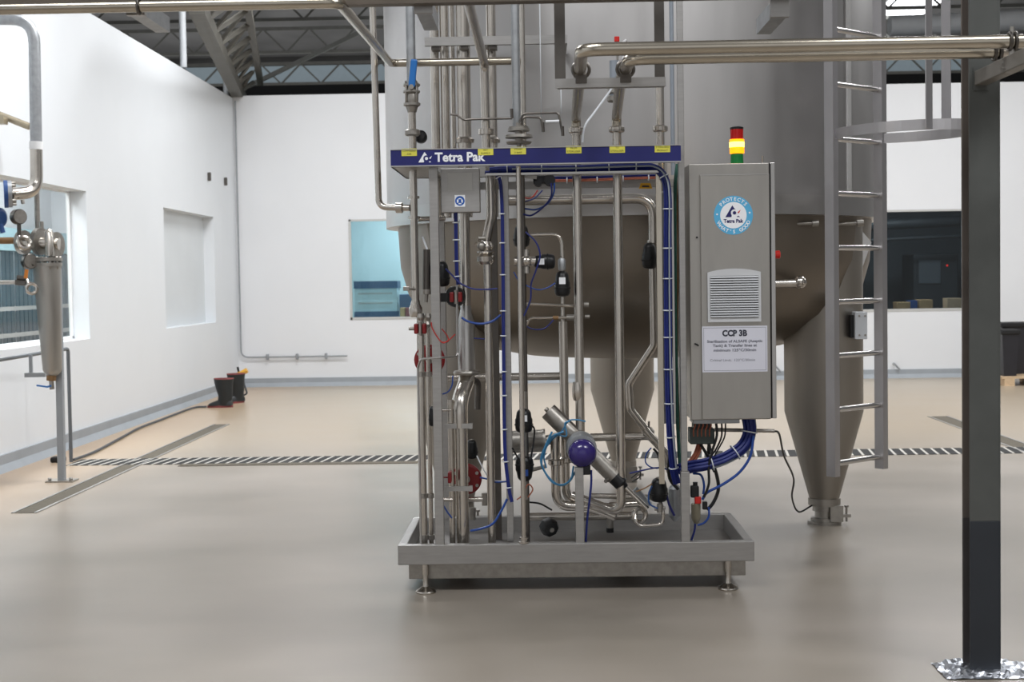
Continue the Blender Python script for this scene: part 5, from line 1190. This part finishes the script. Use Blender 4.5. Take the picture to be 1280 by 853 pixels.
# ------------------------------------------------------------------ left foreground pipework
YP = 11.4
t = thing('steam_pipe', 'big galvanised pipe with two elbows at the left edge', 'pipe', P(45, 190, YP))
part(MB().tube([P(-32, 24, YP), P(42.5, 24, YP), P(45.2, 182, YP)], m(7.3, YP), .19, 18), 'galvanised_run', GALV, t, 'dull galvanised upper pipe')
part(MB().cyl(P(45, 187, YP), P(45, 177, YP), m(8.2, YP)), 'collar', WHITEP, t, 'pale collar')
part(MB().tube([P(45.2, 185, YP), P(46, 240, YP), P(13, 243, YP-.2)], m(7.8, YP), .15, 18), 'stainless_bend', STEEL, t)
a = P(15, 242.5, YP-.2); ax = V((-.93, -.36, -.02))
part(MB().lathe(a, ax, [(0, m(8, YP)), (0, m(16.5, YP)), (.03, m(16.5, YP)), (.03, m(9, YP))], 24), 'flange', GALV, t)
part(MB().lathe(a, ax, [(.03, m(13, YP)), (.03, m(17, YP)), (.06, m(17, YP)), (.06, m(10, YP))], 24), 'butterfly_valve', BLUEV, t, 'blue valve ring beside the flange')
c = MB(); axn = ax.normalized(); u1 = axn.orthogonal().normalized(); u2 = axn.cross(u1)
for k in range(8):
    o = a + (u1*math.cos(k*PI/4) + u2*math.sin(k*PI/4))*m(13, YP); c.cyl(o-axn*.03, o+axn*.04, .012, n=6)
part(c, 'bolt', SATIN, t)
part(MB().cyl(P(28, 250, YP-.15), P(29, 255, YP-.15), .015), 'drain_tap', SATIN, t)
q = P(0, 272, YP-.2); solo(MB().lathe(q, (.9,-.3,0), [(-.08, .05), (-.03, .075), (.01, .075), (.02, .05)], 18).cyl(q+V((0,0,-.04)), q+V((.02,0,-.12)), .02), 'blue_flange_valve', BLUEV, 'dark blue valve end at the left edge below the big flange', 'valve')
def gauge(px, py, Y, r, ax, stem_to, label):
    q = P(px, py, Y); ax = V(ax).normalized(); t = thing('pressure_gauge', label, 'gauge', q, 'pressure gauges')
    part(MB().lathe(q, ax, [(-.04, r*.8), (-.035, r), (.02, r), (.024, r*.93)], 22), 'case', DKSTEEL, t)
    part(MB().lathe(q, ax, [(.0245, r*.9), (.026, r*.9)], 22), 'dial', SATIN, t)
    part(MB().cyl(q-V((0,0,r*.9)), P(*stem_to, Y), .016), 'stem', DKSTEEL, t)
gauge(23.5, 271, YP-.1, m(9.5, YP), (.75, -.65, 0), (24, 298), 'upper round pressure gauge on a stem left of the filter vessel')
gauge(37, 327, YP-.1, m(9.5, YP), (.7, -.7, 0), (41, 330), 'lower round pressure gauge against the filter vessel flange')
t = thing('inlet_line', 'rusty stained inlet pipe with three round flanges left of the vessel', 'pipe', P(45, 302, YP))
part(MB().cyl(P(-40, 301, YP-.1), P(24, 301, YP), m(4.2, YP)), 'stained_pipe', RUSTM, t, 'rust stained pipe')
fx = V((.95, -.3, 0)).normalized()
for (px, py, rr) in ((29, 303, 15), (50, 302, 17), (69, 306, 16)):
    part(MB().lathe(P(px, py, YP), fx, [(-.02, m(6, YP)), (-.02, m(rr, YP)), (.02, m(rr, YP)), (.02, m(6, YP))], 24), 'flange', SATIN, t)
part(MB().cyl(P(20, 302, YP), P(74, 305, YP), m(7.5, YP)), 'spool', STEEL, t)
part(MB().torus(P(30, 304, YP-.2), (.5,-.8,.1), m(7, YP), .018, 20, 8).tube([P(24, 296, YP-.15), P(24, 304, YP-.2)], .016), 'pigtail', STEEL, t)
part(MB().lathe(P(62, 320, YP-.08), (0,0,1), [(0, m(5.5, YP)), (m(29, YP), m(5.5, YP)), (m(32, YP), m(4, YP)), (m(34, YP), m(1, YP))], 18), 'check_body', STEEL, t)
a, bq = vline(46.5, 265, YP+.1, zz(46, 296, YP), zz(46, 238, YP)); part(MB().cyl(a, bq, m(3.4, YP)), 'riser', SATIN, t)
part(MB().cyl(P(52, 287, YP), P(52, 277, YP), .016), 'bleed_plug', SATIN, t)
t = thing('filter_vessel', 'tall tapered stainless filter vessel hanging at the left', 'vessel', P(64, 470, YP))
va = P(58.5, 330, YP); vb = P(65.5, 462, YP)
part(MB().lathe(vb, va-vb, [(-.055, .02), (-.045, m(7, YP)), (-.02, m(10.5, YP)), (0, m(11.8, YP)), ((va-vb).length*.5, m(14.8, YP)), ((va-vb).length, m(17.2, YP))], 28), 'barrel', STEELB, t)
part(MB().cyl(P(64.5, 468, YP), P(64, 476, YP), m(6, YP)), 'stained_neck', RUSTM, t, 'rust stained bottom neck')
fl = MB()
for py in (324.5, 331): fl.lathe(P(59.5, py, YP), (0,0,1), [(-.014, m(18, YP)), (.014, m(18, YP))], 28)
part(fl, 'head_flange', SATIN, t)
c = MB(); cc = P(59.5, 328, YP)
for k in range(10): a = k*PI/5+.2; o = cc + V((math.cos(a), math.sin(a), 0))*m(15, YP); c.cyl(o-V((0,0,.055)), o+V((0,0,.045)), .012, n=6)
part(c, 'bolt', SATIN, t)
part(MB().cyl(P(64, 474, YP), P(65, 487, YP), m(3, YP)), 'drain_valve', SATIN, t)
part(MB().bar(P(46, 482, YP-.05), P(60, 484, YP-.05), .02, .012).bar(P(58, 484, YP-.05), P(65, 482, YP), .02, .012), 'drain_lever', BLUEH, t, 'blue drain lever')
t = thing('support_post', 'grey support post behind the filter vessel bolted to the floor', 'post', G(77.5, 602))
g = G(77.5, 602); part(MB().bar(V((g.x, g.y, 0)), P(72, 335, YP+.15), m(8.2, 11.5), m(8.2, 11.5), up=(0,1,0)), 'tube', CONDG, t)
part(MB().bx(g.x-.11, g.x+.11, g.y-.08, g.y+.08, 0, .012), 'base_plate', SATIN, t)
c = MB()
for d1 in (-.085, .085): c.cyl((g.x+d1, g.y-.04, .01), (g.x+d1, g.y-.04, .035), .014, n=6)
part(c, 'anchor_bolt', SATIN, t)
t = thing('sample_tap', 'thin pipe with orange handled tap and ring left of the vessel', 'tap', P(30, 354, YP-.2))
part(MB().cyl(P(-30, 354, YP-.2), P(22, 353, YP-.2), m(2.6, YP)), 'pipe', STEEL, t)
part(MB().cyl(P(20, 353, YP-.2), P(33, 354, YP-.2), m(3.8, YP)).cyl(P(22, 347, YP-.2), P(34, 348, YP-.2), .02), 'body', DKSTEEL, t)
part(MB().bar(P(32, 348, YP-.22), P(33.5, 337, YP-.22), .028, .02), 'handle', OGRIP, t, 'orange handle')
part(MB().torus(P(39.5, 361, YP-.25), (.4,-.9,0), m(6, YP), .014, 22, 8).tube([P(34, 350, YP-.22), P(36, 356, YP-.25)], .013), 'pigtail_ring', STEEL, t)
Yr2 = 12.8; g = G(89, 578)
t = thing('wall_rail', 'thin grey pipe rail along the left wall bending down to the floor', 'rail', (g.x, g.y, 0))
part(MB().tube([V((g.x, g.y, 0)), V((g.x, g.y, zz(88, 436, g.y))), PXo(0, 450, g.x-.1)+V((0,0,0)), PXo(-60, 457, g.x-.1)], .016, .04, 10), 'pipe', mat('rail_grey', (112,116,120), .45, .5), t)
t = thing('t_bracket', 'grey T shaped bracket hanging from the rail beside the vessel', 'bracket', P(45, 468, 11.7))
part(MB().bx(P(32, 469, 11.7).x, P(58, 469, 11.7).x, 11.67, 11.73, zz(45, 471.5, 11.7), zz(45, 466, 11.7)), 'bar', CONDG, t)
a, bq = vline(38.5, 455, 11.7, zz(38, 467, 11.7), zz(38, 444, 11.7)); part(MB().bx(a.x-.013, a.x+.013, 11.69, 11.71, a.z, bq.z), 'hanger', CONDG, t)
q0 = PXo(0, 146, XL+.15); q1 = PXo(37, 158.5, XL+.15)
t = thing('wall_pipe', 'tan pipe running along the left wall at the picture edge', 'pipe', q1)
part(MB().cyl(P(-40, 128, 12.2), P(37, 158.5, 12.2), .03), 'run', TAN, t)
a = P(2, 151, 12.1); part(MB().bx(a.x-.04, a.x+.035, 12.05, 12.15, a.z-.03, a.z+.03), 'bracket', TAN, t)

# ------------------------------------------------------------------ light
def area(name, loc, sx, sy, power, rot=(0,0,0), col=(1,1,1)):
    l = bpy.data.lights.new(name, 'AREA'); l.shape = 'RECTANGLE'; l.size = sx; l.size_y = sy; l.energy = power; l.color = col
    o = bpy.data.objects.new(name, l); COL.objects.link(o); o.location = loc; o.rotation_euler = rot; return o
for (x, y, p) in ((-2.0, 3.5, 240), (3.5, 3.0, 280), (-2.2, 11.5, 330), (4.8, 11.5, 330), (-2.0, 17.5, 330), (5.5, 17.5, 330), (11, 15, 250)):
    area('overhead_fill', (x, y, 6.3), 3.0, 1.2, p, col=(.975, .985, 1))  # unseen area lights added overhead to light the hall
area('next_room_fill', (-5.8, 14.5, 4.1), .8, 8, 360); area('office_fill', ((xa+xb)/2, 23.6, 3.2), 1, 1, 95); area('dark_room_fill', ((xc+xd)/2, 22.6, 3.2), 1.6, .3, 75)  # unseen lamps added to brighten the rooms behind the windows
area('roof_fill', (0, 29, 5.0), 20, 8, 270, (PI, 0, 0))  # unseen upward light added to brighten roof sheets and trusses
wd_ = bpy.data.worlds.new('world'); S.world = wd_; wd_.use_nodes = True
nt = wd_.node_tree; bg = nt.nodes['Background']
tc = nt.nodes.new('ShaderNodeTexCoord'); sp = nt.nodes.new('ShaderNodeSeparateXYZ'); nt.links.new(tc.outputs['Generated'], sp.inputs[0])
# dim hall all round, with bright bands added behind the viewer to streak the steel
rp = nt.nodes.new('ShaderNodeValToRGB'); els = rp.color_ramp.elements
els[0].position = 0; els[0].color = (.70, .71, .73, 1); els[1].position = 1; els[1].color = (.16, .16, .16, 1)
for p_, v_ in ((.035, .72), (.07, .22), (.13, .17), (.16, .5), (.22, .5), (.26, .16)): e = els.new(p_); e.color = (v_, v_, v_, 1)
mr = nt.nodes.new('ShaderNodeMapRange'); mr.inputs[1].default_value = -1; mr.inputs[2].default_value = 1
nt.links.new(sp.outputs[1], mr.inputs[0]); nt.links.new(mr.outputs[0], rp.inputs[0])
zr = nt.nodes.new('ShaderNodeValToRGB'); z_e = zr.color_ramp.elements
z_e[0].position = .42; z_e[0].color = (0, 0, 0, 1); z_e[1].position = .48; z_e[1].color = (1, 1, 1, 1)
e = z_e.new(.72); e.color = (1, 1, 1, 1); e = z_e.new(.8); e.color = (.0, .0, .0, 1)
m3 = nt.nodes.new('ShaderNodeMapRange'); m3.inputs[1].default_value = -1; m3.inputs[2].default_value = 1
nt.links.new(sp.outputs[2], m3.inputs[0]); nt.links.new(m3.outputs[0], zr.inputs[0])
mx = nt.nodes.new('ShaderNodeMix'); mx.data_type = 'RGBA'; nt.links.new(zr.outputs[0], mx.inputs[0])
mx.inputs[6].default_value = (.2, .2, .2, 1); nt.links.new(rp.outputs[0], mx.inputs[7])
nt.links.new(mx.outputs[2], bg.inputs[0])
bg.inputs[1].default_value = 1.0
S.view_settings.view_transform = 'Standard'; S.view_settings.look = 'None'; S.view_settings.exposure = -.12
